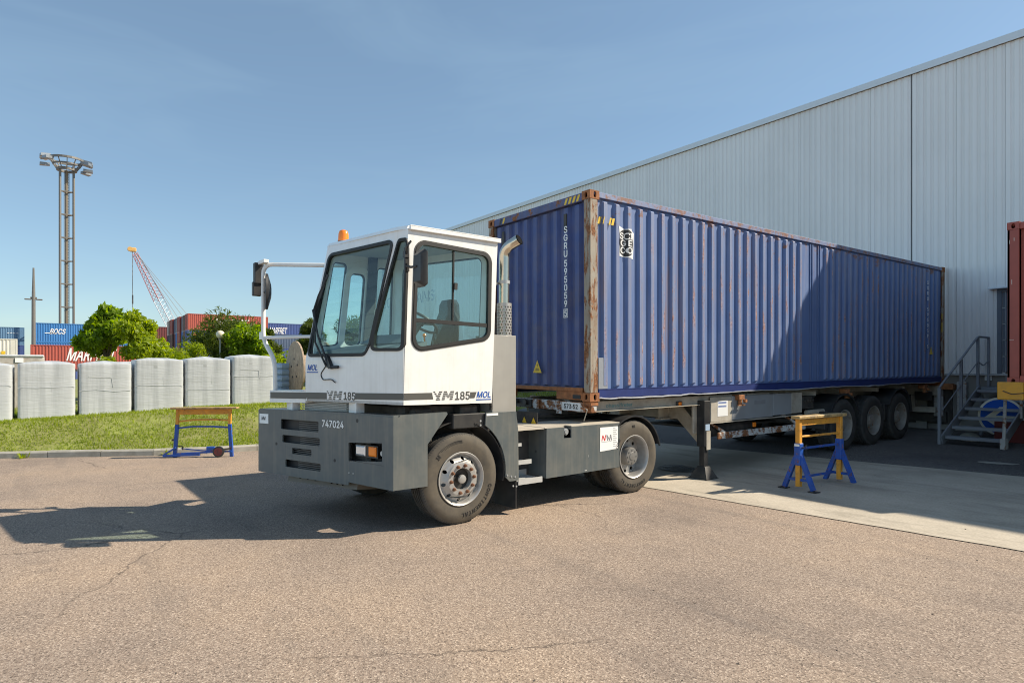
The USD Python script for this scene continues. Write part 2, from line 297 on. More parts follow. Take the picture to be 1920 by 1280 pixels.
BOX_BLUE_END = mat('container_end_blue', (.038, .066, .21), .5, var=.16, scale=2, dirt=(.17, .14, .14), dirt_amt=.35, streak=.30, rust=.30, rust_scale=3.0)

def glass(name, tint, refl=1.0, ior=1.5):
    n = {'t': ('transparent_bsdf', {'color': tint}), 'g': ('glossy_bsdf', {'roughness': .01, 'color': (.95, .97, 1)}), 'f': ('layer_weight', {'blend': .5}), 'rf': ('rgb_ramp', {'ramp': [(0, (.035,) * 3), (.4, (.04,) * 3), (.6, (.075,) * 3), (.75, (.18,) * 3), (.88, (.42,) * 3), (1, (1, 1, 1))]}), 'm': ('mix_closure', {})}
    usdkit.material(stage, lk(name), n, [('f.facing', 'rf.fac'), ('rf.color', 'm.fac'), ('t.BSDF', 'm.closure1'), ('g.BSDF', 'm.closure2')], surface='m.closure'); return lk(name)
GLASS = glass('tinted_glass', (.86, .95, .94))

def leaf(name, dark, mid, light):
    n = {'geo': ('geometry', {}), 'r': ('rgb_ramp', {'ramp': [(0, dark), (.5, mid), (1, light)]}), 'd': ('principled_bsdf', {'roughness': .45, 'specular_ior_level': .35}),
         't': ('translucent_bsdf', {}), 'm': ('mix_closure', {'fac': .58}), 'h': ('hsv', {'value': 2.0, 'saturation': 1.1, 'hue': .49})}
    usdkit.material(stage, lk(name), n, [('geo.random_per_island', 'r.fac'), ('r.color', 'd.base_color'), ('r.color', 'h.color'), ('h.color', 't.color'), ('d.BSDF', 'm.closure1'), ('t.BSDF', 'm.closure2')], surface='m.closure'); return lk(name)
LEAF_LIME = leaf('lime_leaf', (.22, .28, .018), (.40, .45, .03), (.54, .54, .07))
LEAF_MAPLE = leaf('maple_leaf', (.16, .24, .018), (.28, .37, .028), (.39, .46, .05))
LEAF_FIR = leaf('fir_leaf', (.08, .11, .018), (.16, .19, .03), (.25, .27, .05))
GRASS = leaf('grass_blade', (.19, .24, .03), (.30, .34, .045), (.44, .42, .10))

def asphalt(name, c0, c1, c2, stain, scale):
    n = {'geo': ('geometry', {}), 'v': ('voronoi_texture', {'scale': scale}), 'wn': ('white_noise_texture', {}),
         'r': ('rgb_ramp', {'ramp': [(0, c0), (.25, c1), (.6, c1), (.85, c2), (1, tuple(min(.8, 1.4 * q) for q in c2))]}),
         'vf': ('noise_texture', {'scale': scale * .45, 'detail': 3.0, 'roughness': .7}), 'rf': ('rgb_ramp', {'ramp': [(.25, (.62, .62, .62)), (.7, (1.22, 1.22, 1.22))]}), 'mf': ('mix', {'mix_type': 'multiply', 'fac': 1.0}),
         'n': ('noise_texture', {'scale': .35, 'detail': 6.0, 'roughness': .62}), 'rn': ('rgb_ramp', {'ramp': [(.32, (.70, .71, .74)), (.48, (.96, .96, .96)), (.66, (1.14, 1.11, 1.05))]}),
         'mt': ('mapping', {'rotation': (0, 0, .9), 'scale': (.22, 2.6, 1.0)}), 'nt': ('noise_texture', {'scale': 1.0, 'detail': 5.0, 'roughness': .6, 'distortion': .5}), 'rt': ('rgb_ramp', {'ramp': [(.56, (0, 0, 0)), (.72, (.26, .26, .26))]}), 'xt': ('mix', {'color2': (.10, .088, .080)}), 'mn': ('mix', {'mix_type': 'multiply', 'fac': 1.0}),
         'n2': ('noise_texture', {'scale': 1.3, 'detail': 7.0, 'roughness': .7, 'distortion': .8}), 'rn2': ('rgb_ramp', {'ramp': [(.57, (0, 0, 0)), (.72, (.55, .55, .55))]}), 'ms': ('mix', {'color2': stain}),
         'nw': ('noise_texture', {'scale': 1.6, 'detail': 5.0, 'roughness': .7}), 'av': ('mix', {'mix_type': 'linear_light', 'fac': .22}), 'cv': ('voronoi_texture', {'scale': .23, 'feature': 'distance_to_edge'}),
         'cr': ('rgb_ramp', {'ramp': [(0, (1, 1, 1)), (.0016, (.8, .8, .8)), (.0034, (0, 0, 0))]}), 'cm': ('noise_texture', {'scale': .33, 'detail': 2.0}), 'cmr': ('rgb_ramp', {'ramp': [(.46, (0, 0, 0)), (.56, (.75, .75, .75))]}),
         'cmul': ('math', {'math_type': 'multiply'}), 'xc': ('mix', {'color2': (.075, .058, .046)}),
         'b': ('bump', {'strength': .55, 'distance': .004}), 'p': ('principled_bsdf', {'roughness': .88, 'specular_ior_level': .25})}
    g = 'geo.position'
    l = [(g, 'v.vector'), ('v.position', 'wn.vector'), ('wn.value', 'r.fac'), (g, 'vf.vector'), ('vf.fac', 'rf.fac'), ('r.color', 'mf.color1'), ('rf.color', 'mf.color2'),
         (g, 'n.vector'), ('n.fac', 'rn.fac'), ('mf.color', 'mn.color1'), ('rn.color', 'mn.color2'), (g, 'n2.vector'), ('n2.fac', 'rn2.fac'), ('mn.color', 'ms.color1'), ('rn2.color', 'ms.fac'), (g, 'mt.vector'), ('mt.vector', 'nt.vector'), ('nt.fac', 'rt.fac'), ('rt.color', 'xt.fac'), ('ms.color', 'xt.color1'),
         (g, 'nw.vector'), (g, 'av.color1'), ('nw.color', 'av.color2'), ('av.color', 'cv.vector'), ('cv.distance', 'cr.fac'), (g, 'cm.vector'), ('cm.fac', 'cmr.fac'), ('cr.color', 'cmul.value1'), ('cmr.color', 'cmul.value2'),
         ('cmul.value', 'xc.fac'), ('xt.color', 'xc.color1'), ('xc.color', 'p.base_color'), ('v.distance', 'b.height'), ('b.normal', 'p.normal')]
    usdkit.material(stage, lk(name), n, l, surface='p.BSDF'); return lk(name)
ASPHALT = asphalt('pinkish_asphalt', (.128, .098, .077), (.284, .217, .168), (.365, .292, .232), (.178, .140, .112), 105.0)
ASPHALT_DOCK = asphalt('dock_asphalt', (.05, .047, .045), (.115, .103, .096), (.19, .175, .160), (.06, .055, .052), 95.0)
def concrete(name):
    n = {'geo': ('geometry', {}), 'n': ('noise_texture', {'scale': .8, 'detail': 8.0, 'roughness': .68}), 'r': ('rgb_ramp', {'ramp': [(.3, (.34, .295, .23)), (.55, (.44, .385, .305)), (.75, (.52, .455, .365))]}),
         'm': ('mapping', {'scale': (.25, 1.6, 1.0)}), 'n2': ('noise_texture', {'scale': 1.6, 'detail': 7.0, 'roughness': .7, 'distortion': .6}), 'r2': ('rgb_ramp', {'ramp': [(.52, (0, 0, 0)), (.72, (.65, .65, .65))]}), 'x': ('mix', {'color2': (.17, .15, .12)}),
         'n3': ('noise_texture', {'scale': 45.0, 'detail': 3.0}), 'r3': ('rgb_ramp', {'ramp': [(.3, (.85, .85, .85)), (.7, (1.1, 1.1, 1.1))]}), 'x3': ('mix', {'mix_type': 'multiply', 'fac': 1.0}),
         'b': ('bump', {'strength': .3, 'distance': .004}), 'p': ('principled_bsdf', {'roughness': .85, 'specular_ior_level': .3})}
    g = 'geo.position'
    usdkit.material(stage, lk(name), n, [(g, 'n.vector'), ('n.fac', 'r.fac'), (g, 'm.vector'), ('m.vector', 'n2.vector'), ('n2.fac', 'r2.fac'), ('r2.color', 'x.fac'), ('r.color', 'x.color1'), (g, 'n3.vector'), ('n3.fac', 'r3.fac'), ('x.color', 'x3.color1'), ('r3.color', 'x3.color2'), ('x3.color', 'p.base_color'), ('n3.fac', 'b.height'), ('b.normal', 'p.normal')], surface='p.BSDF'); return lk(name)
CONCRETE = concrete('stained_concrete')
TURF = mat('turf_soil', (.20, .22, .05), .95, var=.3, scale=3.0, dirt=(.15, .12, .06), dirt_amt=.6, dirt_scale=.8, bump=.4, world=True)

# ------------------------------------------------------------------ ground
def gz(x, y): return .025 * np.clip(np.asarray(y, float) - 8.0, 0, 10.2)
def sheet(xs, ylo, yhi, rows, dz):
    """a sheet between the curves ylo(x) and yhi(x), on the ground plus dz"""
    t = np.linspace(0, 1, rows); Xs = np.asarray(xs, float); Yl, Yh = ylo(Xs), yhi(Xs)
    Y = Yl[None] + (Yh - Yl)[None] * t[:, None]; XX = np.broadcast_to(Xs, Y.shape)
    return grid(np.stack([XX, Y, gz(XX, Y) + dz], -1))
ys = np.unique(np.r_[-400, -120, -40, -10, np.arange(-4, 8, 2.0), np.arange(8, 18.3, 1.0), 18.2, 40, 120, 400]); xs_ = np.r_[-700, -300, -120, -60, -30, -15, -8, 0, 8, 20, 60, 200]
XX, YY = np.meshgrid(xs_, ys); P('/World', 'asphalt_ground', grid(np.stack([XX, YY, gz(XX, YY)], -1)), ASPHALT, kind='structure', label='pinkish grey asphalt yard, cracked and speckled, in the foreground')
near = lambda x: 7.404 + (x + 5.747) * .094 + .045 * (meshkit.fbm(np.stack([np.asarray(x) * 2.2, 0 * x, 0 * x], -1), 4, 2) - .5); far = lambda x: 11.47 + (x + 8.904) * .145 + .05 * (meshkit.fbm(np.stack([np.asarray(x) * 2.0, 0 * x, 0 * x], -1), 4, 9) - .5)
rowsY = 60
xs_p = np.linspace(-14.2, 8, 260)
P('/World', 'concrete_strip', sheet(xs_p, near, far, rowsY, .008), CONCRETE, kind='structure', label='stained pale concrete strip across the yard under the trailer')
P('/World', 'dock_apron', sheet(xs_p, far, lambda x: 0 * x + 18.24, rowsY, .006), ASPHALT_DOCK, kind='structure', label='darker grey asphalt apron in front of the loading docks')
# worn paint marks on the apron
for k, (x, y, w, h) in enumerate(((-3.95, 13.4, .62, .16), (-3.45, 14.05, .5, .13), (-2.8, 14.4, .5, .12), (-9.6, 14.2, .8, .14), (-9.9, 16.0, .9, .14), (-8.7, 16.9, .6, .12))):
    a = np.linspace(0, 2 * np.pi, 22, endpoint=False); r = 1 + .25 * (rng.random(22) - .5)
    m = plate(Polygon(np.stack([w * .5 * np.cos(a) * r, h * .7 * np.sin(a) * r], 1)), (x, y, float(gz(x, y)) + .012), (.9, .3, 0), (-.3, .9, .02), t=.002)
    P('/World', 'paint_mark', m, mat('worn_road_paint', (.40, .38, .33), .8, var=.2, dirt=(.12, .11, .10), dirt_amt=.6, dirt_scale=14) if k == 0 else lk('worn_road_paint'), kind='structure', label='worn cream paint mark on the dark dock asphalt')
# small litter: bits of bark, gravel and leaves on the yard
deb = []; r_d = np.random.default_rng(21)
for _ in range(150):
    d_, l_ = 2.2 + 11 * r_d.random() ** 1.3, r_d.uniform(-.85, .95); a_ = math.radians(CAM_YAW); x_ = -math.sin(a_) * d_ + math.cos(a_) * l_ * d_ * .8; y_ = math.cos(a_) * d_ + math.sin(a_) * l_ * d_ * .8
    if x_ < -13.8 or y_ > 17: continue
    sz = r_d.uniform(.003, .008); pts = r_d.normal(size=(7, 3)) * (sz, sz * .6, sz * .35); pts[:, 2] += -pts[:, 2].min() - .001; deb.append(hull(pts + (x_, y_, float(gz(x_, y_)) + (.009 if y_ > 7.3 else 0))))
P('/World', 'yard_litter', deb, mat('litter', (.055, .045, .035), .9, var=.5, scale=3, world=True), kind='stuff', label='scattered dark specks of gravel, bark and leaves on the yard', cat='litter')
# manhole cover
t_ = X('manhole_cover', (-7.3, 9.07, float(gz(0, 9.07)) + .008), label='round dark iron manhole cover in the concrete strip beside the landing leg', cat='manhole cover')
P(t_, 'rim', revolve([(.004, .36), (.008, .36), (.008, .40), (.004, .41)], 40).apply_transform(trimesh.transformations.rotation_matrix(-np.pi / 2, (0, 1, 0))), GREASE)
P(t_, 'lid', [cyl((0, 0, -.004), (0, 0, .005), .355, 36)] + [bx(-.25, .25, y - .008, y + .008, .004, .009) for y in np.arange(-.24, .25, .06)], GREASE)

# grass bank with its kerb, row of bales on top
KL = np.array([(-24, -16), (-20.2, -8), (-17.6, -3.2), (-16.28, -.70), (-15.45, .85), (-14.88, 1.91), (-14.6, 2.9), (-14.50, 3.76), (-14.55, 5.2), (-14.8, 7.5), (-15.4, 11), (-16.3, 14.5), (-17.1, 17.3), (-17.3, 18.1)], float)
def resample(L, step):
    s = np.r_[0, np.cumsum(np.linalg.norm(np.diff(L, axis=0), axis=1))]; q = np.arange(0, s[-1], step); return np.stack([np.interp(q, s, L[:, k]) for k in range(2)], 1)
from scipy.interpolate import CubicSpline
_s = np.r_[0, np.cumsum(np.linalg.norm(np.diff(KL, axis=0), axis=1))]; _q = np.linspace(0, _s[-1], 260); KS = np.stack([CubicSpline(_s, KL[:, k])(_q) for k in range(2)], 1)
KN = np.gradient(KS, axis=0); KN /= np.linalg.norm(KN, axis=1, keepdims=True); KN = np.stack([-KN[:, 1], KN[:, 0]], 1)      # towards the grass
def row_z(y): return .62 + .033 * (np.clip(y, -8, 12) + .5)
def bank(x, y):
    x, y = np.asarray(x, float), np.asarray(y, float); xk = np.interp(y, KS[:, 1], KS[:, 0]); d = np.clip(xk - .12 - x, 0, None); xr = -17.75; L = np.maximum(xk - .12 - xr, .6)
    u = np.clip(d / L, 0, 1); s = u * u * (3 - 2 * u) * .5 + u * .5
    return .105 + (row_z(y) - .105) * s + .05 * (meshkit.fbm(np.stack([x * .7, y * .7, 0 * x], -1), 3, 5) - .5) * np.clip(d * 2, 0, 1) + gz(x, y)
ds = np.r_[.13, .3, .6, 1, 1.5, 2, 2.5, 3, 3.5, 4, 5, 7, 10, 16, 30, 60]
G = []
for d in ds:
    q = KS + KN * d; G.append(np.stack([q[:, 0], q[:, 1], bank(q[:, 0], q[:, 1])], 1))
P('/World', 'grass_bank', grid(np.array(G)), TURF, True, kind='structure', label='sloping grass bank rising behind the kerb')
kerb = X('kerb', label='pale concrete kerb edging the grass bank', cat='kerb')
stones = resample(KS, 1.0)
for a, b in zip(stones[3:-1], stones[4:]):
    d = (b - a) / np.linalg.norm(b - a); n = np.array([-d[1], d[0]]); a2, b2 = a + d * .006, b - d * .006; za, zb = float(gz(*a)), float(gz(*b)); j = rng.normal(0, .004)
    pts = [(*(q + n * o), z + zz) for q, z in ((a2, za), (b2, zb)) for o, zz in ((0, -.02), (.004, .10 + j), (.03, .13 + j), (.13, .13 + j), (.13, -.02))]
    P(kerb, 'kerb_stone', hull(pts), KERB)
# grass blades
def blades(n, seed, dmax, h0, h1):
    r = np.random.default_rng(seed); i = r.integers(25, 250, n); d = .14 + (dmax - .14) * r.random(n) ** 1.2; q = KS[i] + KN[i] * d[:, None] + r.normal(0, .12, (n, 2))
    xk = np.interp(q[:, 1], KS[:, 1], KS[:, 0]); q = q[q[:, 0] < xk - .13]; n = len(q); z = bank(q[:, 0], q[:, 1])
    dens = meshkit.fbm(np.stack([q[:, 0] * .8, q[:, 1] * .8, 0 * z], -1), 3, 11); h = (h0 + (h1 - h0) * r.random(n)) * (.55 + .9 * dens)
    bare = np.exp(-((q[:, 0] + 16.2) / .55) ** 2 - ((q[:, 1] - 4.3) / .5) ** 2) + np.exp(-((q[:, 0] + 17.0) / .5) ** 2 - ((q[:, 1] - 2.0) / .8) ** 2) * .5 + (dens < .30) * .6
    keep = r.random(n) > bare; q, z, h, dens = q[keep], z[keep], h[keep], dens[keep]; n = len(q)
    a = r.random(n) * 2 * np.pi; w = .006 + .006 * r.random(n); t = np.stack([np.cos(a), np.sin(a)], 1); l = r.normal(0, .5, (n, 2)) * h[:, None]
    b = np.stack([q[:, 0], q[:, 1], z - .01], 1); T = np.c_[t, np.zeros(n)] * w[:, None]; top = b + np.c_[l, h + .01]; mid = b + np.c_[l * .35, h * .6]
    V = np.stack([b - T, b + T, mid + T * .7, mid - T * .7, top], 1).reshape(-1, 3); o = np.arange(n)[:, None] * 5
    F = np.concatenate([o + [0, 1, 2], o + [0, 2, 3], o + [3, 2, 4]]); return trimesh.Trimesh(V, F, process=False)
P('/World', 'grass', cat([blades(80000, 1, 5.0, .03, .075), blades(16000, 2, 9.0, .04, .08)]), GRASS, kind='stuff', label='short yellow green grass covering the bank', cat='grass')
for k, (i, d) in enumerate(((97, -.03), (98, -.05), (124, -.04), (143, .05), (161, -.04), (83, -.03))):
    q = KS[i] + KN[i] * d; r = np.random.default_rng(30 + k); V, F = [], []
    for _ in range(36):
        a = r.random() * 6.28; L = .05 + .13 * r.random(); e = .3 + r.random(); dd = np.array([math.cos(a) * math.cos(e), math.sin(a) * math.cos(e), math.sin(e)]); s = np.array([-math.sin(a), math.cos(a), 0]) * .014
        o = np.array([*q, .0]) + r.normal(0, .03, 3) * (1, 1, 0); j = len(V); V += [o, o + dd * L * .6 + s, o + dd * L, o + dd * L * .6 - s]; F += [(j, j + 1, j + 2), (j, j + 2, j + 3)]
    where = ['left edge of the picture', 'left edge of the picture', 'blue and orange trestle', 'blue and orange trestle', 'grey bumper', 'left edge of the picture'][k]
    P('/World', 'weed', trimesh.Trimesh(V, F, process=False), LEAF_LIME, kind='stuff', label=f'small green weed tufts growing at the kerb near the {where}', cat='weed')

# ------------------------------------------------------------------ warehouse
WY = 18.24
wh = X('warehouse', (0, WY, 0), label='long grey warehouse clad in ribbed silver metal sheets behind the trailer', cat='warehouse')
def rib_sheet(w, z0, z1, pitch=1 / 6):
    n = max(1, round(w / pitch)); p = w / n; xs, ds_ = [], []
    for k in range(n):
        for f, d in ((0, 0), (.50, 0), (.62, .018), (.88, .018)): xs.append((k + f) * p); ds_.append(d)
    xs.append(w); ds_.append(0); xs, ds_ = np.array(xs), -np.array(ds_) * -1
    top = np.stack([xs, ds_ - .03, np.full_like(xs, z1)], 1); bot = np.stack([xs, ds_ - .03, np.full_like(xs, z0)], 1)
    return grid(np.array([bot, top]))
X_L, X_R, SEAM_X = -41.3, 9.6, -7.23
x = SEAM_X
while x > X_L + .3:
    m = rib_sheet(min(1.0, x - X_L) - .004, 1.67, 9.43); m.apply_translation((max(X_L, x - 1.0) + .002, 0, 0)); P(wh, 'cladding_sheet', m, CLADDING); x -= 1.0
x = SEAM_X + .03
while x < X_R:
    z0 = 1.67 if not (-5.33 < x + .5 < -1.2) else 3.62
    m = rib_sheet(.996, z0, 9.43); m.apply_translation((x + .002, 0, 0)); P(wh, 'cladding_sheet', m, CLADDING); x += 1.0
P(wh, 'panel_joint', bx(SEAM_X, SEAM_X + .03, -.012, .03, 1.67, 9.43), SEAM)
P(wh, 'roof_flashing', [bx(X_L - .05, X_R, -.085, .30, 9.44, 9.58, .01), bx(X_L - .05, X_R, -.095, -.085, 9.425, 9.60)], FLASHING)
P(wh, 'wall_body', [bx(X_L + .02, X_R, .06, 46, .0, 9.40), bx(X_L + .02, X_R, .30, 46, 9.40, 9.50)], CLADDING)
P(wh, 'plinth', bx(X_L, X_R, .03, .06, .0, 1.64), CONCRETE_WALL)
P(wh, 'plinth_ledge', bx(X_L, X_R, -.07, .03, 1.62, 1.668, .006), GALV)
for k in range(3): P(wh, 'plinth_pier', bx(-9.0 + k * 1.9, -8.75 + k * 1.9, -.06, .03, .2, 1.615), CONCRETE_WALL)
W = np.array((0, -1, 0.)); so = -.009
P(wh, 'sign_lettering', text('SOMATRANS', .62, (-39.45, so, 5.75), (1, 0, 0), (0, 0, 1), .012, bold=True, width=7.1), SIGN_BLUE)
P(wh, 'emblem', [plate([(0, 0), (.75, 0), (.75, 1.35), (.0, 1.0)], (-39.6, so, 7.35), (1, 0, 0), (0, 0, 1), t=.012), plate([(0, 0), (.7, 0), (.7, 1.9), (0, 1.5)], (-37.2, so, 7.0), (1, 0, 0), (0, 0, 1), t=.012),
                 plate([(0, 0), (.35, 0), (2.2, 1.5), (1.9, 1.7)], (-38.9, so, 6.95), (1, 0, 0), (0, 0, 1), t=.012)], SIGN_BLUE)
P(wh, 'sail_mark', [bar((-41.0, so, 5.4), (-40.3, so, 8.2), .01, .06, W), bar((-40.3, so, 8.2), (-40.35, so, 4.8), .01, .06, W), bar((-41.15, so, 5.5), (-40.1, so, 5.9), .01, .07, W)], SIGN_BLUE)
# dock door beside the stairs
dd_ = X('dock_door', (0, WY, 0), label='dark grey dock door in the wall behind the red container', cat='door')
P(dd_, 'door_leaf', [bx(-5.27, -1.2, -.02, .02, 1.70 + k * .38, 2.07 + k * .38, .008) for k in range(5)], DOOR)
P(dd_, 'frame', [bx(-5.36, -5.27, -.06, .03, 1.67, 3.60), bx(-5.36, -1.1, -.06, .03, 3.60, 3.66)], DOOR)
P(dd_, 'canopy', bx(-5.5, -1.0, -.22, .0, 3.665, 3.70, .005), FLASHING)
tw = X('notice_plate', (-5.55, WY, 1.585), label='small white notice on the concrete plinth above the stairs', cat='notice')
P(tw, 'plate', bx(-.07, .07, -.014, -.004, -.08, .08), DECAL_WHITE); P(tw, 'print', [bx(-.012, .012, -.017, -.014, -.03, .03), bx(-.03, .03, -.017, -.014, .02, .03)], INK_GREY)
for k, xx in enumerate((-6.55, -6.05)):
    b = X('dock_bumper', (xx, WY - .08, 1.05), label=['worn white dock bumper post left of the stairs', 'worn white dock bumper post nearest the stairs'][k], cat='dock bumper')
    P(b, 'pad', bx(-.1, .1, -.1, .0, -.45, .42, .01), STAIR_WHITE); P(b, 'bolt', [cyl((0, -.12, z), (0, -.09, z), .03, 10) for z in (-.33, .3)], RUST)
lv = X('dock_leveller', (-7.6, WY, 1.30), label='rusty steel dock leveller lip behind the blue container', cat='dock leveller')
P(lv, 'lip', [bx(-1.15, 1.35, -.20, .0, .0, .12, .01), bx(.95, 1.4, -.26, -.02, -.03, .10, .01)], RUST); P(lv, 'frame', [bx(-1.2, 1.3, -.02, .025, -.9, .0), bx(-1.0, 1.2, -.10, -.02, -.85, -.6)], CHASSIS_BLACK)
P(lv, 'hose', tube(bend([(-.7, -.08, -.1), (-.5, -.12, -.5), (-.1, -.1, -.55), (.2, -.12, -.2)], .15), .03, 8), CHASSIS_BLACK)

# ------------------------------------------------------------------ dock stairs
SX0, SX1 = -5.50, -4.45
st = X('dock_stairs', label='grey steel dock stairs with handrails between the blue and red containers', cat='stairs')
y0, y1, zb, zt = 15.40, 17.55, .20, 1.36
nst = 6
for k in range(nst):
    y = y0 + .05 + k * (y1 - y0) / nst; z = zb + .16 + k * (zt - zb - .02) / nst
    P(st, 'tread', [bx(SX0 + .03, SX1 - .03, y, y + .26, z - .03, z), bx(SX0 + .03, SX1 - .03, y - .004, y + .012, z - .055, z + .003)], STAIR)
for x in (SX0, SX1):
    P(st, 'stringer', bar((x, y0 - .05, zb + .06), (x, y1, zt - .05), .03, .22), STAIR)
P(st, 'landing', [bx(SX0, SX1, y1, WY - .1, zt - .04, zt), bx(SX0, SX1, y1, y1 + .03, zt - .16, zt - .04)], STAIR)
for x in (SX0, SX1): P(st, 'support_post', bx(x - .03, x + .03, y1 + .05, y1 + .11, .2, zt - .04), STAIR)
r_ = .024
P(st, 'handrail', tube(bend([(SX0 - .03, y0 - .08, 1.39), (SX0 - .03, 17.50, 2.53), (SX0 - .03, WY - .02, 2.53)], .08), r_, 10), STAIR, True)
P(st, 'mid_rail', tube(bend([(SX0 - .03, y0 - .06, .84), (SX0 - .03, 17.5, 1.95), (SX0 - .03, 17.85, 1.86), (SX0 - .03, WY - .04, 1.98)], .05), .012, 8), STAIR, True)
for y, z0_, z1_ in ((y0 - .08, .17, 1.38), (16.5, .82, 2.0), (17.5, 1.2, 2.52), (WY - .05, 1.36, 2.52)):
    P(st, 'rail_post', bx(SX0 - .056, SX0 - .004, y - .028, y + .028, z0_, z1_), STAIR)
P(st, 'right_rail_post', [cyl((SX1 + .03, y0 - .04, .25), (SX1 + .04, y0 + .02, 1.25), .03, 10)], STAIR_WHITE, label='worn white post of the right handrail')
P(st, 'right_rail_post', [cyl((SX1 + .03, y0 + 1.0, .75), (SX1 + .03, y0 + 1.05, 1.85), .03, 10)], STAIR_WHITE)
P(st, 'right_handrail', [cyl((SX1 + .04, y0 - .02, 1.25), (SX1 + .03, y1, 2.4), .024, 10)], STAIR_WHITE)
P(st, 'foot_plate', [bx(SX1 - .01, SX1 + .08, y0 - .12, y0 + .06, .19, .40, .005)], STAIR_WHITE)
# round blue road sign stored under the stairs
sg = X('road_sign', (-4.86, 16.75, .74), label='round blue sign with a cream left arrow stored under the dock stairs', cat='road sign')
U, V = (1, 0, 0), (0, -.16, .987)
disc = Point(0, 0).buffer(.43, quad_segs=16)
P(sg, 'face', plate(disc, (0, 0, 0), U, V, t=.006), ROAD_BLUE); P(sg, 'ring', plate(disc.difference(Point(0, 0).buffer(.385, quad_segs=16)), (0, -.0062, .001), U, V, t=.003), SIGN_CREAM)
P(sg, 'arrow', plate([(-.33, -.04), (-.02, .22), (.10, .22), (-.10, .03), (.36, .03), (.36, -.09), (-.10, -.09), (.10, -.28), (-.02, -.28)], (0, -.0062, .001), U, V, t=.003), SIGN_CREAM)
P(sg, 'back_rim', plate(disc.difference(Point(0, 0).buffer(.40, quad_segs=16)), (0, .03, -.004), U, V, t=.03), GALV)
P('/World', 'red_board', bx(-4.93, -4.35, 16.55, 16.58, .22, .70, .004), DARK_RED, label='dark red board leaning in front of the round blue sign', cat='board')
P('/World', 'stone', trimesh.creation.icosphere(2, .16).apply_transform(np.diag([1.2, .9, .75, 1])).apply_translation((-5.3, 16.3, .28)), KERB, True, label='grey rubble stone lying under the dock stairs', cat='stone')

# ------------------------------------------------------------------ container builder
def ridge_panel(crests, L, z0, z1, D=.042, flat=.066, slope=.022, endr=.028, y0=0.0):
    """in the plane x = 0 .. -D; y along, z up; ridges stand out and close at both ends"""
    brk = [y0, L]
    for c in crests: brk += [c - flat / 2 - slope, c - flat / 2 - slope * .5, c - flat / 2, c + flat / 2, c + flat / 2 + slope * .5, c + flat / 2 + slope]
    brk = np.unique(np.round(brk, 4)); cr = np.array(sorted(crests)); i = np.clip(np.searchsorted(cr, brk), 1, len(cr) - 1)
    dist = np.minimum(np.abs(brk - cr[i]), np.abs(brk - cr[i - 1])); g = np.clip((flat / 2 + slope - dist) / slope, 0, 1)
    ez = np.array([0, .001, .25, .5, .75, 1.0]); zz = np.r_[z0, z0 + .03 + endr * ez, z1 - .03 - endr * ez[::-1], z1]
    e = np.minimum(np.clip((zz - z0 - .03) / endr, 0, 1), np.clip((z1 - .03 - zz) / endr, 0, 1)); e = np.sqrt(e)
    d = np.minimum(g[None, :], e[:, None]); Y, Z = np.meshgrid(brk, zz)
    return grid(np.stack([-D + D * d, Y, Z], -1))
def casting(cx, cy, cz, sx, sy, sz):
    """corner fitting with its oval holes; faces outward along the signs"""
    M = manifold3d.Manifold; b = M.cube((.162, .178, .118)); inner = M.cube((.134, .15, .09)).translate((0, 0, 0)) 
    b = b - M.cube((.136, .152, .094)).translate((-.002, -.002, -.002))
    def slot(l, w, h=.1):
        c = manifold3d.CrossSection.circle(w / 2, 16); return (c.translate((-(l - w) / 2, 0)) + c.translate(((l - w) / 2, 0))).hull().extrude(h)
    b = b - slot(.079, .051).rotate((90, 0, 0)).rotate((0, 90, 0)).translate((.081, .22, .055)) - slot(.085, .05).rotate((0, 90, 0)).translate((.10, .082, .06)) - slot(.11, .06).translate((.075, .085, .06))
    m = b.to_mesh(); v = np.array(m.vert_properties[:, :3], float); f = np.array(m.tri_verts)
    v = v - (.162, .178, .118); v = v * (sx, sy, sz); t = trimesh.Trimesh(v + (cx, cy, cz), f, process=False)
    if sx * sy * sz < 0: t.invert()
    return t

CL, CW, CH = 12.192, 2.438, 2.896
def pose(yaw, tilt, roll, o):
    cy, sy, ct, s_t, cr, sr = math.cos(yaw), math.sin(yaw), math.cos(tilt), math.sin(tilt), math.cos(roll), math.sin(roll)
    Rr = np.array([[cr, 0, sr], [0, 1, 0], [-sr, 0, cr]]); Rt = np.array([[1, 0, 0], [0, ct, -s_t], [0, s_t, ct]]); Ry = np.array([[cy, -sy, 0], [sy, cy, 0], [0, 0, 1]])
    T = np.eye(4); T[:3, :3] = Ry @ Rt @ Rr; T[:3, 3] = o; return T
BOXPOSE = pose(.0064, .0065, .0054, (-6.378, 6.008, 1.34)); BOXINV = np.linalg.inv(BOXPOSE)
def tl(p): return (BOXINV @ np.array([*p, 1.0]))[:3]
bc = X('shipping_container', matrix=BOXPOSE, label='long blue shipping container with rusty corners on the trailer behind the white tractor', cat='container')
crests = [c for c in np.arange(.30, 5.60, .2435)]; crests = crests + [c for c in np.arange(6.375, 11.9, .2435)]
P(bc, 'side_panel', ridge_panel(crests, CL - .16, .16, CH - .085, y0=.16), BOX_BLUE, 25)
m = ridge_panel(crests, CL - .16, .16, CH - .085, y0=.16); m.vertices[:, 0] = -CW - m.vertices[:, 0]; m.invert(); P(bc, 'side_panel', m, BOX_BLUE, 25)
for y in (5.80, 5.88, 6.08, 6.16): P(bc, 'weld_strip', bx(-.037, -.024, y - .012, y + .012, .20, CH - .10), BOX_BLUE)
fr_crest = [c for c in np.arange(.30, 2.2, .235)]
m = ridge_panel(fr_crest, CW - .13, .17, CH - .11, D=.045, flat=.085, slope=.035, endr=.012, y0=.13); v = m.vertices.copy(); m.vertices = np.stack([-v[:, 1], .035 - v[:, 0], v[:, 2]], 1)
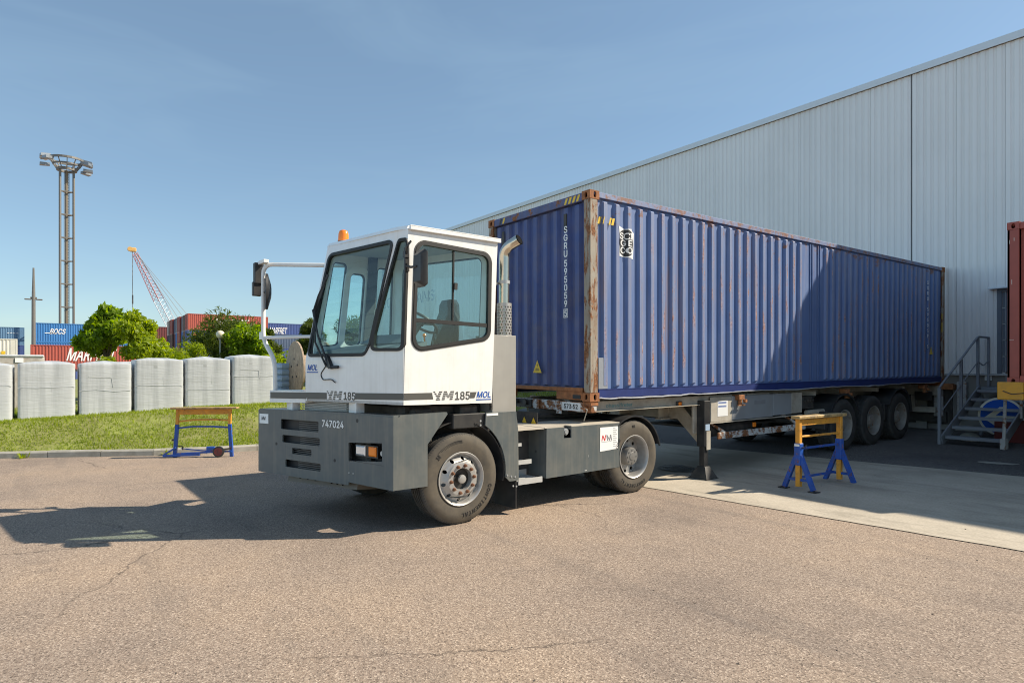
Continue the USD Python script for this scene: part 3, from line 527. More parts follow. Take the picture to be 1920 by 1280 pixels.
P(bc, 'front_panel', m, BOX_BLUE_END, 25)
for x in (.535, 2.05): P(bc, 'front_vent', bx(-x - .03, -x + .03, .018, .034, 2.42, 2.66, .004), CHASSIS_BLACK)
P(bc, 'rear_doors', [bx(-1.2, -.1, CL - .06, CL - .03, .17, CH - .11), bx(-CW + .1, -1.22, CL - .06, CL - .03, .17, CH - .11)], BOX_BLUE_END)
P(bc, 'roof', bx(-CW + .02, -.02, .05, CL - .05, CH - .045, CH - .02), BOX_BLUE)
for x in (0, -CW):
    s = 1 if x == 0 else -1
    P(bc, 'top_side_rail', bx(x - s * .004, x - s * .064, .17, CL - .17, CH - .09, CH - .012, .006), BOX_BLUE)
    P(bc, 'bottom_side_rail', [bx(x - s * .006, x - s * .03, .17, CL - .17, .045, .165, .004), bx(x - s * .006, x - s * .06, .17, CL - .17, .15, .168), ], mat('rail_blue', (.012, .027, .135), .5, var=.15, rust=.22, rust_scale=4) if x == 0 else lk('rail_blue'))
    rr = np.random.default_rng(3); yy = np.arange(.17, CL - .16, .22); zz = .034 + .010 * np.sin(yy * 2.1) + rr.normal(0, .005, len(yy)) - .022 * np.exp(-((yy - .9) / .5) ** 2); xo = .006 + rr.normal(0, .004, len(yy))
    P(bc, 'bent_flange', cat([hull([(x + s * (xo[i + k] if q else -.05), yy[i + k], zz[i + k] * (1 if q else 0) + (0 if q else .036) + d) for k in (0, 1) for q in (0, 1) for d in (0, .012)]) for i in range(len(yy) - 1)]), mat('scraped_flange', (.40, .41, .44), .5, var=.15, rust=.34) if x == 0 else lk('scraped_flange'))
    for y, sy in ((0, -1), (CL, 1)):
        P(bc, 'corner_post', [bx(x - s * .004, x - s * .13, y - sy * .003, y - sy * .03, .118, CH - .118, .008), bx(x - s * .003, x - s * .03, y - sy * .004, y - sy * .155, .118, CH - .118, .008), bx(x - s * .03, x - s * .12, y - sy * .03, y - sy * .10, .118, CH - .118)], RUST_GREY, label='grey corner post streaked with brown rust' if (x, y) == (0, 0) else None)
        for z, sz in ((0, -1), (CH, 1)): P(bc, 'corner_casting', casting(x, y, z, s, sy, sz), RUST)
for y, sy in ((0, 1), (CL, -1)):
    P(bc, 'top_end_rail', bx(-CW + .162, -.162, y + sy * .006, y + sy * .09, CH - .125, CH - .012, .006), RUST_RAIL)
    P(bc, 'bottom_end_rail', [bx(-CW + .162, -.162, y + sy * .006, y + sy * .05, .13, .185, .004), bx(-.72, -.162, y + sy * .012, y + sy * .05, .012, .13, .004), bx(-CW + .162, -1.7, y + sy * .012, y + sy * .05, .012, .13, .004)], RUST)
P(bc, 'pocket_hole', bx(-.36, -.20, .004, .0115, .03, .085), INK)
F_U, F_V = (1, 0, 0), (0, 0, 1)
def stack_text(s, x, ztop, h, step, y):
    out, z = [], ztop
    for ch in s:
        if ch != ' ': out.append(text(ch, h, (x, y, z - h), F_U, F_V, .002, True, center=True))
        z -= step if ch != ' ' else step * .2
    return out
P(bc, 'serial_lettering', stack_text('SGRU 595059', -.485, 2.47, .090, .114, -.0115), DECAL_WHITE)
P(bc, 'check_digit_box', [plate(sbox(-.045, 0, .045, .125).difference(sbox(-.037, .009, .037, .116)), (-.485, -.0115, 1.175), F_U, F_V, t=.002)] + stack_text('5', -.485, 1.28, .085, .15, -.0115), DECAL_WHITE)
P(bc, 'size_lettering', text('500', .07, (-2.0, -.0115, 2.25), F_U, F_V, .002, True), DECAL_WHITE)
for k in range(4): P(bc, 'hazard_stripe', plate([(0, 0), (.045, 0), (.085, .085), (.04, .085)], (-.20 - .085 * (k + 1), .0055, CH - .115), F_U, F_V, t=.001), YELLOW)
for k in range(2): P(bc, 'hazard_stripe', plate([(0, 0), (.045, 0), (.085, .085), (.04, .085)], (-2.05 + .08 * k * 0 - .085 * k, .0055, CH - .115), F_U, F_V, t=.001), YELLOW if k == 0 else INK)
S_U, S_V = (0, 1, 0), (0, 0, 1)
P(bc, 'patch_plate', [bx(-.036, -.004, .165, .345, .17, .60, .004)], mat('patch_grey_blue', (.24, .26, .29), .55, var=.12, rust=.30, rust_scale=8))
for k, (y, w) in enumerate(((.172, .05), (.24, .012), (.355, .03), (.405, .045))): P(bc, 'hazard_stripe', plate([(0, 0), (w, 0), (w + .03, .10), (.03, .10)], (.001 if k != 0 else -.033, y, CH - .44), S_U, S_V, t=.002), YELLOW)
tri = Polygon([(-.1, 0), (.1, 0), (0, .19)])
P(bc, 'warning_triangle', plate(tri, (-1.13, -.0115, .385), F_U, F_V, t=.002), YELLOW); P(bc, 'warning_mark', plate(unary_union([sbox(-.045, .03, .045, .042), sbox(-.04, .055, .04, .067), sbox(-.006, .085, .006, .13)]), (-1.13, -.014, .385), F_U, F_V, t=.001), INK)
# torn line-logo sticker following the ridges
def crest_h(y):
    cr = np.array(crests); i = np.clip(np.searchsorted(cr, y), 1, len(cr) - 1); d = np.minimum(np.abs(y - cr[i]), np.abs(y - cr[i - 1])); return -.042 + .042 * np.clip((.033 + .022 - d) / .022, 0, 1)
def conform(poly, off):
    """polygon in (y, z) laid on the ridged side"""
    cells = []; y0_, z0_, y1_, z1_ = poly.bounds; br = np.unique(np.r_[y0_ - .01, y1_ + .01, [c + o for c in crests for o in (-.055, -.033, .033, .055) if y0_ < c + o < y1_]])
    for a, b in zip(br, br[1:]):
        g = poly.intersection(sbox(a, z0_ - 1, b, z1_ + 1))
        if g.area > 1e-8: cells.append(ext(g if g.geom_type in ('Polygon', 'MultiPolygon') else unary_union([q for q in g.geoms if q.area > 0]), .0015))
    m = cat(cells); v = m.vertices; m.vertices = np.stack([crest_h(v[:, 0]) + off + v[:, 2], v[:, 0], v[:, 1]], 1); return m
lx, lz = .73, 2.245
white = affinity.scale(Polygon([(lx - .17, lz - .24), (lx + .17, lz - .27), (lx + .19, lz + .20), (lx + .12, lz + .26), (lx - .03, lz + .25), (lx - .12, lz + .29), (lx - .18, lz + .27), (lx - .16, lz + .1)]), .95, .80, origin=(lx, lz))
P(bc, 'logo_sticker', conform(white, .002), DECAL_WHITE, label='torn white sticker with a black round logo')
circ = affinity.scale(Point(lx, lz).buffer(.160, quad_segs=10), 1.0, 1.2)
def tpoly(s, h, cx, z, w):
    m = meshkit.text_mesh(s, h, .001, True); b = m.bounds; sec = []
    tops = m.faces[np.all(m.vertices[m.faces][:, :, 2] > .0005, axis=1)]
    g = unary_union([Polygon(m.vertices[t][:, :2]).buffer(.0004) for t in tops]); g = affinity.translate(g, -(b[0][0] + b[1][0]) / 2, 0); return affinity.translate(affinity.scale(g, w / (b[1][0] - b[0][0]), 1, origin=(0, 0)), cx, z)
P(bc, 'logo_disc', conform(circ, .004), INK)
P(bc, 'logo_lettering', conform(unary_union([tpoly('SCI', .085, lx, lz + .055, .22), tpoly('GE', .085, lx, lz - .045, .19), tpoly('CO', .085, lx, lz - .148, .20)]), .006), DECAL_WHITE)
P(bc, 'side_serial_lettering', [text(ch, .085, (.0015, 11.15, 2.40 - k * .128), S_U, S_V, .002, True, center=True) for k, ch in enumerate('SGRU 595059 5') if ch != ' '], DECAL_WHITE)
P(bc, 'small_print', [bx(-.002, .0008, CL - .175, CL - .168, 1.85 + .03 * k, 1.87 + .03 * k) for k in range(20)], DECAL_WHITE)
P(bc, 'yellow_marker', [bx(.0, .003, CL - .20, CL - .15, 1.60, 1.74), bx(.0, .003, CL - .20, CL - .15, 1.28, 1.52)], YELLOW)
P(bc, 'warning_triangle', plate(tri, (.0015, 11.35, .72), S_U, S_V, t=.002), YELLOW)

# ------------------------------------------------------------------ wheels
def tyre(w, R=.525, rb=.300, blocks=False, n=96):
    g = .012
    prof = [(-.02, rb), (-.012, rb + .035), (0.0, rb + .11), (-.006, R - .07), (-.022, R - .026), (-.040, R - .008), (-.045, R)]
    k = 5; xs = np.linspace(-.045, -w + .045, k * 2 + 1); tread = []
    for i in range(k):
        a, b = xs[2 * i], xs[2 * i + 2]; tread += [(a - (b - a) * -.06 - .0, R), (b + .010 if i < k - 1 else b, R)]
        if i < k - 1: tread += [(b + .008, R - g), (b - .006, R - g)]
    back = [(-w + .022, R - .026), (-w + .006, R - .07), (-w, rb + .11), (-w + .012, rb + .035), (-w + .02, rb)]
    m = revolve(prof + tread + back, n); kk = len(prof + tread + back)
    if blocks:
        v = m.vertices.reshape(n, kk, 3); r = np.hypot(v[..., 1], v[..., 2])
        for i in range(n):
            if i % 3 == 0:
                s = np.where(r[i] > R - .012, (R - .012) / r[i], 1); v[i, :, 1] *= s; v[i, :, 2] *= s
        m.vertices = v.reshape(-1, 3)
    return m
def cone_ring(r0, r1, f, holes, nh, rh, t=.01, rc=None):
    q = Point(0, 0).buffer(r1, quad_segs=20).difference(Point(0, 0).buffer(r0, quad_segs=20))
    rc = rc or (r0 + r1) / 2
    if holes: q = q.difference(unary_union([Point(rc * math.cos(a), rc * math.sin(a)).buffer(rh, quad_segs=4) for a in np.linspace(0, 2 * np.pi, nh, endpoint=False) + .2]))
    m = ext(q, t); v = m.vertices; r = np.hypot(v[:, 0], v[:, 1]); m.vertices = np.stack([f(r) - t + v[:, 2], v[:, 0], v[:, 1]], 1); return m
def arc_text(s, h, r, a0, step, x, flip=False):
    out = []
    for k, ch in enumerate(s):
        if ch == ' ': continue
        a = a0 + k * step; rad = np.array([0, math.cos(a), math.sin(a)]); tan = np.array([0, -math.sin(a), math.cos(a)])
        if flip: out.append(text(ch, h, np.array([x, 0, 0]) + rad * (r + h / 2), tan, -rad, .003, True, center=True))
        else: out.append(text(ch, h, np.array([x, 0, 0]) + rad * (r - h / 2), -tan, rad, .003, True, center=True))
    return out
def wheel(parent, loc, kind, w=.30, face=1, R=.525, rz=0.0, letters=True, smat=None, tmat=None):
    """outer face at x = 0, facing +x when face = 1; axle along x"""
    T = np.eye(4); T[:3, 3] = loc
    if face < 0: T[0, 0] = T[1, 1] = -1
    if rz: T[:3, :3] = T[:3, :3] @ trimesh.transformations.rotation_matrix(rz, (0, 0, 1))[:3, :3]
    p = X('wheel', parent=parent, matrix=T); old = kind == 'trailer'
    t = tyre(w, R, blocks=kind != 'steer'); fc = np.array(t.triangles_center); rr = np.hypot(fc[:, 1], fc[:, 2]); side = rr < R - .02
    P(p, 'tyre', t.submesh([np.where(~side)[0]], append=True), OLD_TYRE if old else TREAD, 30); P(p, 'sidewall', t.submesh([np.where(side)[0]], append=True), OLD_TYRE if old else SIDEWALL, 40)
    rm = OLD_RIM if old else RIM
    if kind == 'steer':
        f1 = lambda r: -.055 + (.262 - r) * .95
        P(p, 'rim', [revolve([(-.02, .298), (-.004, .312), (-.002, .306), (-.010, .290), (-.035, .277), (-.075, .268), (-.10, .262), (-.15, .262)], 64), cone_ring(.192, .270, f1, True, 10, .021, rc=.236), revolve([(.0115, .192), (.014, .18), (.014, .128), (.004, .124), (-.05, .122)], 64)], rm, 40)
        P(p, 'hub', [revolve([(-.05, .124), (-.05, .05), (.0, .045), (.006, .038), (.006, .0)], 40)], GREASE, 40)
        P(p, 'hub_cap', revolve([(.0, .052), (.018, .047), (.022, .03), (.022, .0)], 28), RIM, 40)
        for a in np.linspace(0, 2 * np.pi, 10, endpoint=False) + .1:
            c = np.array([0, .157 * math.cos(a), .157 * math.sin(a)]); P(p, 'wheel_nut', [cyl(c + (.012, 0, 0), c + (.020, 0, 0), .021, 10), cyl(c + (.018, 0, 0), c + (.042, 0, 0), .016, 6), cyl(c + (.04, 0, 0), c + (.055, 0, 0), .009, 8)], NUT)
    else:
        d = .165; f2 = lambda r: -d + 0 * r
        P(p, 'rim', [revolve([(-.02, .298), (-.004, .312), (-.002, .306), (-.012, .290), (-.04, .280), (-d, .262), (-d - .04, .262)], 64), cone_ring(.10, .264, f2, True, 10, .027, rc=.222)], rm, 40)
        P(p, 'hub', [revolve([(-d, .135), (-.065, .128), (-.05, .118), (-.046, .06), (-.040, .055), (-.038, .0)], 40)] + ([cyl((-.05, .09 * math.cos(a), .09 * math.sin(a)), (-.040, .09 * math.cos(a), .09 * math.sin(a)), .011, 6) for a in np.linspace(0, 6.28, 8, endpoint=False)]), OLD_RIM if old else mat('dull_hub', (.20, .195, .185), .55, metal=.3, var=.15, dirt=(.10, .08, .06), dirt_amt=.5) if not stage.GetPrimAtPath(lk('dull_hub')) else lk('dull_hub'), 40)
        if old:
            for a in np.linspace(0, 2 * np.pi, 10, endpoint=False): P(p, 'wheel_nut', cyl((-d, .168 * math.cos(a), .168 * math.sin(a)), (-d + .04, .168 * math.cos(a), .168 * math.sin(a)), .017, 6), NUT)
    if letters and not old:
        if kind == 'steer':
            P(p, 'tyre_lettering', arc_text('CONTINENTAL', .044, .418, -.28, -.125, .0005), TYRE_INK); L = arc_text('N', .050, .412, 2.42, -.12, .0005)
            for k in range(3):
                a = np.linspace(1.55, 2.35 - .1 * k, 16); r = .445 - .014 * k; L.append(tube(np.stack([0 * a + .0005, r * np.cos(a), r * np.sin(a)], 1), .0028, 5))
        else:
            P(p, 'tyre_lettering', arc_text('HDR', .048, .412, 2.72, -.125, .0005), TYRE_INK); P(p, 'tyre_lettering', arc_text('CONTINENTAL', .040, .412, -1.05, -.125, .0005), TYRE_INK); L = arc_text('M', .04, .44, 1.62, .1, .0005)
        P(p, 'tyre_lettering', L, TYRE_INK)
    return p

# ------------------------------------------------------------------ container chassis trailer
tr = X('chassis_trailer', matrix=BOXPOSE, label='cream skeletal container trailer carrying the long blue container', cat='trailer')
def gl(x, y): return float(tl((x, y, float(gz(x, y))))[2])      # ground height in trailer space
for x in (-.77, -CW + .77):
    P(tr, 'main_beam', [bx(x - .06, x + .06, .25, 12.1, -.035, -.012), bx(x - .008, x + .008, .25, 12.1, -.12, -.035), bx(x - .06, x + .06, .25, 12.1, -.14, -.12), bx(x - .008, x + .008, 2.3, 12.1, -.40, -.14), bx(x - .06, x + .06, 2.3, 12.1, -.42, -.40)], CREAM)
P(tr, 'side_beam', [bx(-.165, -.15, .19, 4.6, -.145, -.012), bx(-.17, -.10, .19, 4.6, -.155, -.143)], CREAM, label='dusty cream side beam with faint blue print')
P(tr, 'faint_print', text('chassifreter', .05, (-.148, .45, -.105), S_U, S_V, .001, True, width=.55), mat('faint_teal_print', (.13, .26, .27), .6, var=.2))
P(tr, 'front_bolster', [bx(-CW, -.02, .03, .15, -.155, -.015, .008)], CREAM_RUST)
P(tr, 'number_plate', plate(Polygon([(-.19, -.045), (.19, -.045), (.19, .045), (-.19, .045)]).buffer(.012), (-.42, .027, -.085), F_U, F_V, t=.002), DECAL_WHITE)
P(tr, 'number_lettering', text('573·52', .062, (-.42, .0235, -.115), F_U, F_V, .002, True, center=True), INK)
P(tr, 'bolster_bracket', bx(-.72, -.62, .012, .03, -.20, -.01), CREAM_RUST); P(tr, 'bolster_bracket', bx(-1.22, -1.12, .01, .03, -.17, -.02), CREAM_RUST)
P(tr, 'air_coupling', [cyl((-1.62, -.06, -.06), (-1.62, .03, -.06), .035, 12), cyl((-1.40, -.05, -.07), (-1.40, .03, -.07), .04, 12), bx(-1.7, -1.3, -.005, .03, -.14, -.02)], GREASE)
P(tr, 'twist_lock', [bx(-.17, -.01, .02, .17, -.06, -.004, .006), cyl((-.10, -.03, -.075), (-.10, .05, -.075), .02, 10), cyl((-.13, -.05, -.09), (-.05, -.06, -.10), .012, 8)], RUST)
P(tr, 'tie_strap', tube(bend([(-.08, -.04, -.09), (.0, -.05, -.10), (-.03, -.05, -.17), (-.07, -.05, -.26)], .03), .007, 6), CREAM)
for y in np.arange(.8, 12, 1.35): P(tr, 'cross_member', bx(-CW + .1, -.16, y, y + .06, -.12, -.03), CREAM)
P(tr, 'kingpin_plate', bx(-CW + .4, -.4, .3, 2.0, -.17, -.14), GREASE)
for y in (3.55, 7.25, 11.1):
    for x, s in ((0, 1), (-CW, -1)):
        P(tr, 'twist_lock', [bx(x - s * .16, x - s * .01, y - .08, y + .08, -.10, -.015, .006), cyl((x - s * .05, y, -.20), (x - s * .05, y, -.08), .035, 10), bar((x - s * .02, y - .09, -.19), (x - s * .02, y + .09, -.19), .03, .02), cyl((x - s * .02, y + .07, -.12), (x + s * .03, y + .07, -.12), .03, 8)], RUST)
# landing legs and their brace
ly = float(tl((-6.46, 8.62, 0))[1])
for x in (-.088, -CW + .088):
    g = gl(-6.378 + x, 8.62)
    P(tr, 'landing_leg', [bx(x - .065, x + .065, ly - .065, ly + .065, -.52, -.09, .006), bx(x - .075, x + .075, ly - .075, ly + .075, -.82, -.08, .004), bx(x - .05, x + .05, ly - .05, ly + .05, g + .18, -.8, .006)], BLACK)
    P(tr, 'leg_foot', [hull([(x + a * (.17 if z == 0 else .07), ly + b * (.15 if z == 0 else .06), g + .012 + z * .19) for a in (-1, 1) for b in (-1, 1) for z in (0, 1)]), bx(x - .18, x + .18, ly - .16, ly + .16, g + .001, g + .016)], CHASSIS_BLACK)
    P(tr, 'leg_tape', [bx(x + .0755, x + .077, ly - .05, ly + .06, -.56, -.46)], PALE_BLUE)
P(tr, 'leg_sleeve', bx(-.088 + .076, -.088 + .083, ly - .03, ly + .072, -.87, -.57), CREAM)
br = Polygon([(-.165, -.78), (-.165, -.50), (-.48, -.19), (-1.96, -.19), (-2.27, -.50), (-2.27, -.78), (-1.86, -.41), (-.58, -.41)])
P(tr, 'leg_brace', [plate(br, (0, ly - .03, 0), (1, 0, 0), (0, 0, 1), t=.012), plate(br, (0, ly + .05, 0), (1, 0, 0), (0, 0, 1), t=.012), bar((-.16, ly, -.485), (-.475, ly, -.176), .012, .13, (0, 1, 0)), bar((-1.965, ly, -.176), (-2.275, ly, -.485), .012, .13, (0, 1, 0)), bx(-1.96, -.48, ly - .065, ly + .065, -.189, -.177)], CREAM)
P(tr, 'leg_bracket', bx(-.20, -.165, ly - .16, ly + .16, -.62, -.03, .004), CREAM); P(tr, 'leg_bracket', bx(-CW + .165, -CW + .20, ly - .16, ly + .16, -.62, -.03, .004), CREAM)
P(tr, 'marker_lamp', [bx(-.15, -.125, ly - .62, ly - .48, -.145, -.075, .006)], CHASSIS_BLACK); P(tr, 'marker_lens', bx(-.127, -.112, ly - .585, ly - .515, -.135, -.085, .008), ORANGE_LENS)
# side box panels
for a, b, m in ((2.80, 3.38, CREAM), (3.39, 4.62, PANEL_GREY), (4.63, 5.25, PANEL_GREY), (5.26, 5.62, CREAM)):
    P(tr, 'side_box_panel', [bx(-.115, -.09, a, b, -.45 + .012 * (a - 2.7), -.035, .006)], m)
P(tr, 'panel_trim', bx(-.12, -.085, 2.72, 5.62, -.47, -.452), CREAM); P(tr, 'panel_badge', bx(-.0895, -.0855, 4.05, 4.38, -.20, -.13, .002), INK_GREY)
P(tr, 'white_notice', bx(-.0895, -.087, 2.98, 3.26, -.36, -.10), DECAL_WHITE); P(tr, 'notice_print', [bx(-.0868, -.0858, 3.0 + .028 * k, 3.018 + .028 * k, z, z + .03) for z in (-.15, -.21) for k in range(8)], MOL_BLUE)
# side guard
P(tr, 'side_guard', [bx(-.12, -.09, 3.0, 5.75, -.74, -.63, .006)], CREAM_RUST)
for y in (3.25, 5.55): P(tr, 'guard_bracket', bar((-.11, y, -.66), (-.30, y - .35, -.42), .05, .04), CREAM_RUST)
P(tr, 'marker_lamp', bx(-.14, -.11, 4.05, 4.13, -.60, -.52, .006), ORANGE_LENS, label='orange side marker lamp on the side guard')
P(tr, 'air_tank', cyl((-.35, 3.0, -.6), (-.35, 4.2, -.6), .13, 18), CHASSIS_BLACK)
P(tr, 'pallet_rack', [bx(-1.9, -.5, 3.2, 5.4, -.62, -.58), bx(-1.9, -.5, 3.2, 5.4, -.5, -.47)], GREASE)
P(tr, 'valve_box', [bx(-.30, -.12, 5.7, 6.1, -.36, -.12, .01)] + [cyl((-.12, 5.75 + .1 * k, -.2), (-.10, 5.75 + .1 * k, -.2), .03, 8) for k in range(4)], CHASSIS_BLACK)
P(tr, 'tool_tube', cyl((-.16, 5.9, -.44), (-.16, 6.75, -.44), .05, 12), CREAM)
# axles
Rt_ = .525
for ya in (13.05, 14.32, 15.62):
    q = tl((-6.33, ya, float(gz(0, ya)) + Rt_)); yl, zl = q[1], q[2]
    P(tr, 'axle', [cyl((-2.3, yl, zl), (-.2, yl, zl), .07, 14), bx(-.75, -.62, yl - .5, yl + .35, zl + .08, zl + .20), bx(-1.82, -1.69, yl - .5, yl + .35, zl + .08, zl + .20), cyl((-.68, yl + .3, zl + .0), (-.68, yl + .3, zl + .28), .13, 14)], CHASSIS_BLACK)
    wheel(tr, (.035, yl, zl), 'trailer', w=.385, R=Rt_); wheel(tr, (-CW - .035, yl, zl), 'trailer', w=.385, face=-1, R=Rt_)
def arc_guard(yc, zc, r, a0, a1, x0, x1, t=.012, n=18):
    a = np.linspace(a0, a1, n); o = [(yc + r * math.cos(q), zc + r * math.sin(q)) for q in a]; i = [(yc + (r - t) * math.cos(q), zc + (r - t) * math.sin(q)) for q in a[::-1]]
    return plate(Polygon(o + i), (x0, 0, 0), (0, 1, 0), (0, 0, 1), (1, 0, 0), x1 - x0)
for ya, a0, a1 in ((13.05, .25, 3.05), (15.62, .1, 2.7)):
    q = tl((-6.33, ya, float(gz(0, ya)) + Rt_))
    P(tr, 'mudguard', [arc_guard(q[1], q[2] + .02, .60, a0, a1, -.46, .03), arc_guard(q[1], q[2] + .02, .62, a0, a1, .012, .035, .035), bx(-.42, .0, q[1] - .75, q[1] - .60, q[2] - .05, q[2] + .30, .01)], BLACK, 30)
    P(tr, 'mudguard', [arc_guard(q[1], q[2] + .02, .60, a0, a1, -CW - .03, -CW + .46)], BLACK, 30)
P(tr, 'suspension_hanger', [bx(-.78, -.58, y - .12, y + .12, -.55, -.40, .01) for y in (6.4, 7.68, 8.95)], CHASSIS_BLACK)
P(tr, 'rear_bumper', [bx(-CW + .05, -.05, 11.75, 11.87, -.72, -.58, .01), bx(-.6, -.5, 11.75, 11.85, -.6, -.3), bx(-1.9, -1.8, 11.75, 11.85, -.6, -.3), bx(-CW, 0, 11.95, 12.1, -.30, -.06, .01)], CREAM)
P(tr, 'rear_lamp_box', bx(-.5, -.12, 11.72, 11.78, -.42, -.2, .01), GREASE)

# ------------------------------------------------------------------ terminal tractor (x: 0 at the near side, y: rearwards from the front axle)
tt = X('terminal_tractor', (-6.258, 3.881, 0), 1.965, label='white terminal tractor with a one man cab coupled to the blue container trailer', cat='yard tractor')
SK = .30
def fa(x, a0=-.755): return a0 + SK * x               # front face of the lower cab
# cab shell corners
L0, C0 = (-1.60, -1.235, 1.40), (0, -.755, 1.40); LB, FB, CB = (-1.60, -1.235, 1.90), (-.545, -.9185, 1.90), (0, -.755, 1.90)
LT, FT, CT = (-1.60, -.948, 3.335), (-.13, -.77, 3.305), (.02, -.71, 3.31)
R0, RT = (0, .427, 1.385), (.02, .499, 3.30); LR0, LRT = (-1.60, -.05, 1.385), (-1.60, .0, 3.31)
WS, QW, LO, SD, LS, RE = (LB, FB, FT, LT), (FB, CB, CT, FT), (L0, C0, CB, LB), (C0, R0, RT, CT), (LR0, L0, LT, LRT), ((-.03, .42, 1.385), LR0, LRT, (-.012, .49, 3.30))
sc = {'ws': (1.30, 1.43), 'qw': (.36, 1.40), 'sd': (1.2, 1.92), 'ls': (1.15, 1.93), 're': (1.6, 1.92)}
ws_h = rounded([(.03, .04), (.935, .035), (.972, .915), (.10, .905), (.04, .85)], .075, sc['ws'])
ws_h = rounded([(.028, .04), (.945, .04), (.985, .12), (.985, .918), (.062, .908)], .075, sc['ws'])
qw_h = rounded([(.10, .08), (.96, .075), (.97, .915), (.33, .915), (.03, .20)], .05, sc['qw'])
sd_h = rounded([(.09, .318), (.925, .405), (.905, .912), (.10, .928)], .10, sc['sd'])
ls_h = rounded([(.455, .36), (.665, .36), (.665, .84), (.455, .84)], .07, sc['ls']); lf_h = rounded([(.72, .36), (.95, .34), (.91, .90), (.72, .90)], .06, sc['ls']); lr_h = rounded([(.05, .36), (.29, .36), (.29, .90), (.05, .90)], .06, sc['ls'])
re_h = rounded([(.10, .36), (.90, .36), (.90, .92), (.10, .92)], .10, sc['re'])
def full(s): return sbox(0, 0, s[0], s[1])
T = -.035
def densify(poly, s, n=9):
    """cut a panel into a few strips so that a twisted face stays smooth"""
    out = []; u0, v0, u1, v1 = poly.bounds; vs = np.linspace(v0, v1, n)
    for a, b in zip(vs, vs[1:]): out.append(poly.intersection(sbox(u0, a, u1, b)))
    return out
def tpatch(c, poly, s, z0, z1, n=9):
    return cat([patch(c, g, s, z0, z1) for q in densify(poly, s, n) for g in (getattr(q, 'geoms', [q])) if g.geom_type == 'Polygon' and g.area > 1e-8])
cab = P(tt, 'cab', [tpatch(WS, full(sc['ws']).difference(ws_h), sc['ws'], T, 0, 14), patch(QW, full(sc['qw']).difference(qw_h), sc['qw'], T, 0), patch(LO, full((1, 1)), (1, 1), T, 0),
                    patch(SD, full(sc['sd']).difference(sd_h), sc['sd'], T, 0), patch(LS, full(sc['ls']).difference(ls_h.union(lf_h).union(lr_h)), sc['ls'], T, 0), patch(RE, full(sc['re']).difference(re_h), sc['re'], T, 0),
                    hull([tuple(np.array(q) + (0, 0, d)) for q in (L0, C0, R0, LR0) for d in (0, .03)])], WHITE)
P(tt, 'roof', [hull([(-1.62, -.955, 3.325), (-.13, -.785, 3.30), (.0, -.72, 3.30), (.03, .51, 3.295), (-1.62, .02, 3.31), (-1.60, -.93, 3.365), (-.13, -.755, 3.345), (.0, -.70, 3.345), (.0, .49, 3.34), (-1.6, .0, 3.36)])], WHITE)
P(tt, 'rain_gutter', [bx(.02, .055, -.70, .53, 3.295, 3.335, .005), bx(.03, .055, -.70, .53, 3.335, 3.347, .003)], WHITE)
def window(name, c, h, s, gw=.022, mat_=None, sub=None, twist=False):
    f = tpatch if twist else patch
    p = P(tt, name, f(c, h, s, -.020, -.015), GLASS)
    P(p, 'rubber_seal', f(c, h.buffer(gw).difference(h.buffer(-.014)), s, -.03, .012), RUBBER); return p
window('windshield', WS, ws_h, sc['ws'], twist=True); window('quarter_window', QW, qw_h, sc['qw'], .022)
sw = window('side_window', SD, sd_h, sc['sd'], .022)
P(sw, 'seal_lip', patch(SD, sd_h.buffer(.038).difference(sd_h.buffer(.022)), sc['sd'], -.004, .006), mat('grey_rubber', (.040, .036, .032), .6))
sbar = lambda u0, v0, u1, v1, w: Polygon([(u0 * 1.2, v0 * 1.92 - w), (u1 * 1.2, v1 * 1.92 - w), (u1 * 1.2, v1 * 1.92 + w), (u0 * 1.2, v0 * 1.92 + w)])
P(sw, 'sliding_bar', patch(SD, sbar(.10, .485, .905, .480, .022), sc['sd'], -.028, .004), RUBBER)
P(sw, 'pane_edge', patch(SD, Polygon([(.500 * 1.2, .495 * 1.92), (.512 * 1.2, .495 * 1.92), (.500 * 1.2, .91 * 1.92), (.488 * 1.2, .91 * 1.92)]), sc['sd'], -.026, .0), RUBBER)
P(sw, 'latch', patch(SD, sbox(.502 * 1.2, .68 * 1.92, .535 * 1.2, .72 * 1.92), sc['sd'], -.01, .02), GREASE)
window('left_window', LS, ls_h, sc['ls']); window('left_window', LS, lf_h, sc['ls']); window('left_window', LS, lr_h, sc['ls']); P(tt, 'cab_pillar', patch(LS, sbox(.315 * 1.15, .30 * 1.93, .435 * 1.15, .97 * 1.93), sc['ls'], -.085, -.037), GREY_DARK); window('rear_window', RE, re_h, sc['re'])
P(tt, 'left_door_frame', [patch(LS, ls_h.buffer(.08).difference(ls_h.buffer(.0)), sc['ls'], -.06, -.036)], OFFWHITE)
# lining, dashboard, seat, wheel
P(tt, 'cab_lining', [hull([(x, y, z) for x, y in ((-1.55, -.85), (-.06, -.66), (-.05, .44), (-1.55, -.02)) for z in (3.24, 3.27)])], CABIN)
dash = hull([(-1.5, fa(-1.5) + .06, 2.0), (-.08, fa(-.08) + .06, 2.0), (-1.5, -.62, 2.10), (-.08, -.42, 2.10), (-1.5, -.55, 1.75), (-.08, -.35, 1.75), (-1.5, fa(-1.5) + .06, 1.5), (-.08, fa(-.08) + .06, 1.5)])
P(tt, 'dashboard', [dash, hull([(-1.1, -.75, 2.09), (-.3, -.55, 2.09), (-1.05, -.60, 2.20), (-.35, -.42, 2.20), (-1.05, -.5, 2.05), (-.35, -.36, 2.05)])], DASH)
wc, wn_ = np.array((-.42, -.30, 2.34)), np.array((0, .55, .835)); wu = np.array((1., 0, 0)); wv = np.cross(wn_, wu); a = np.linspace(0, 2 * np.pi, 33)
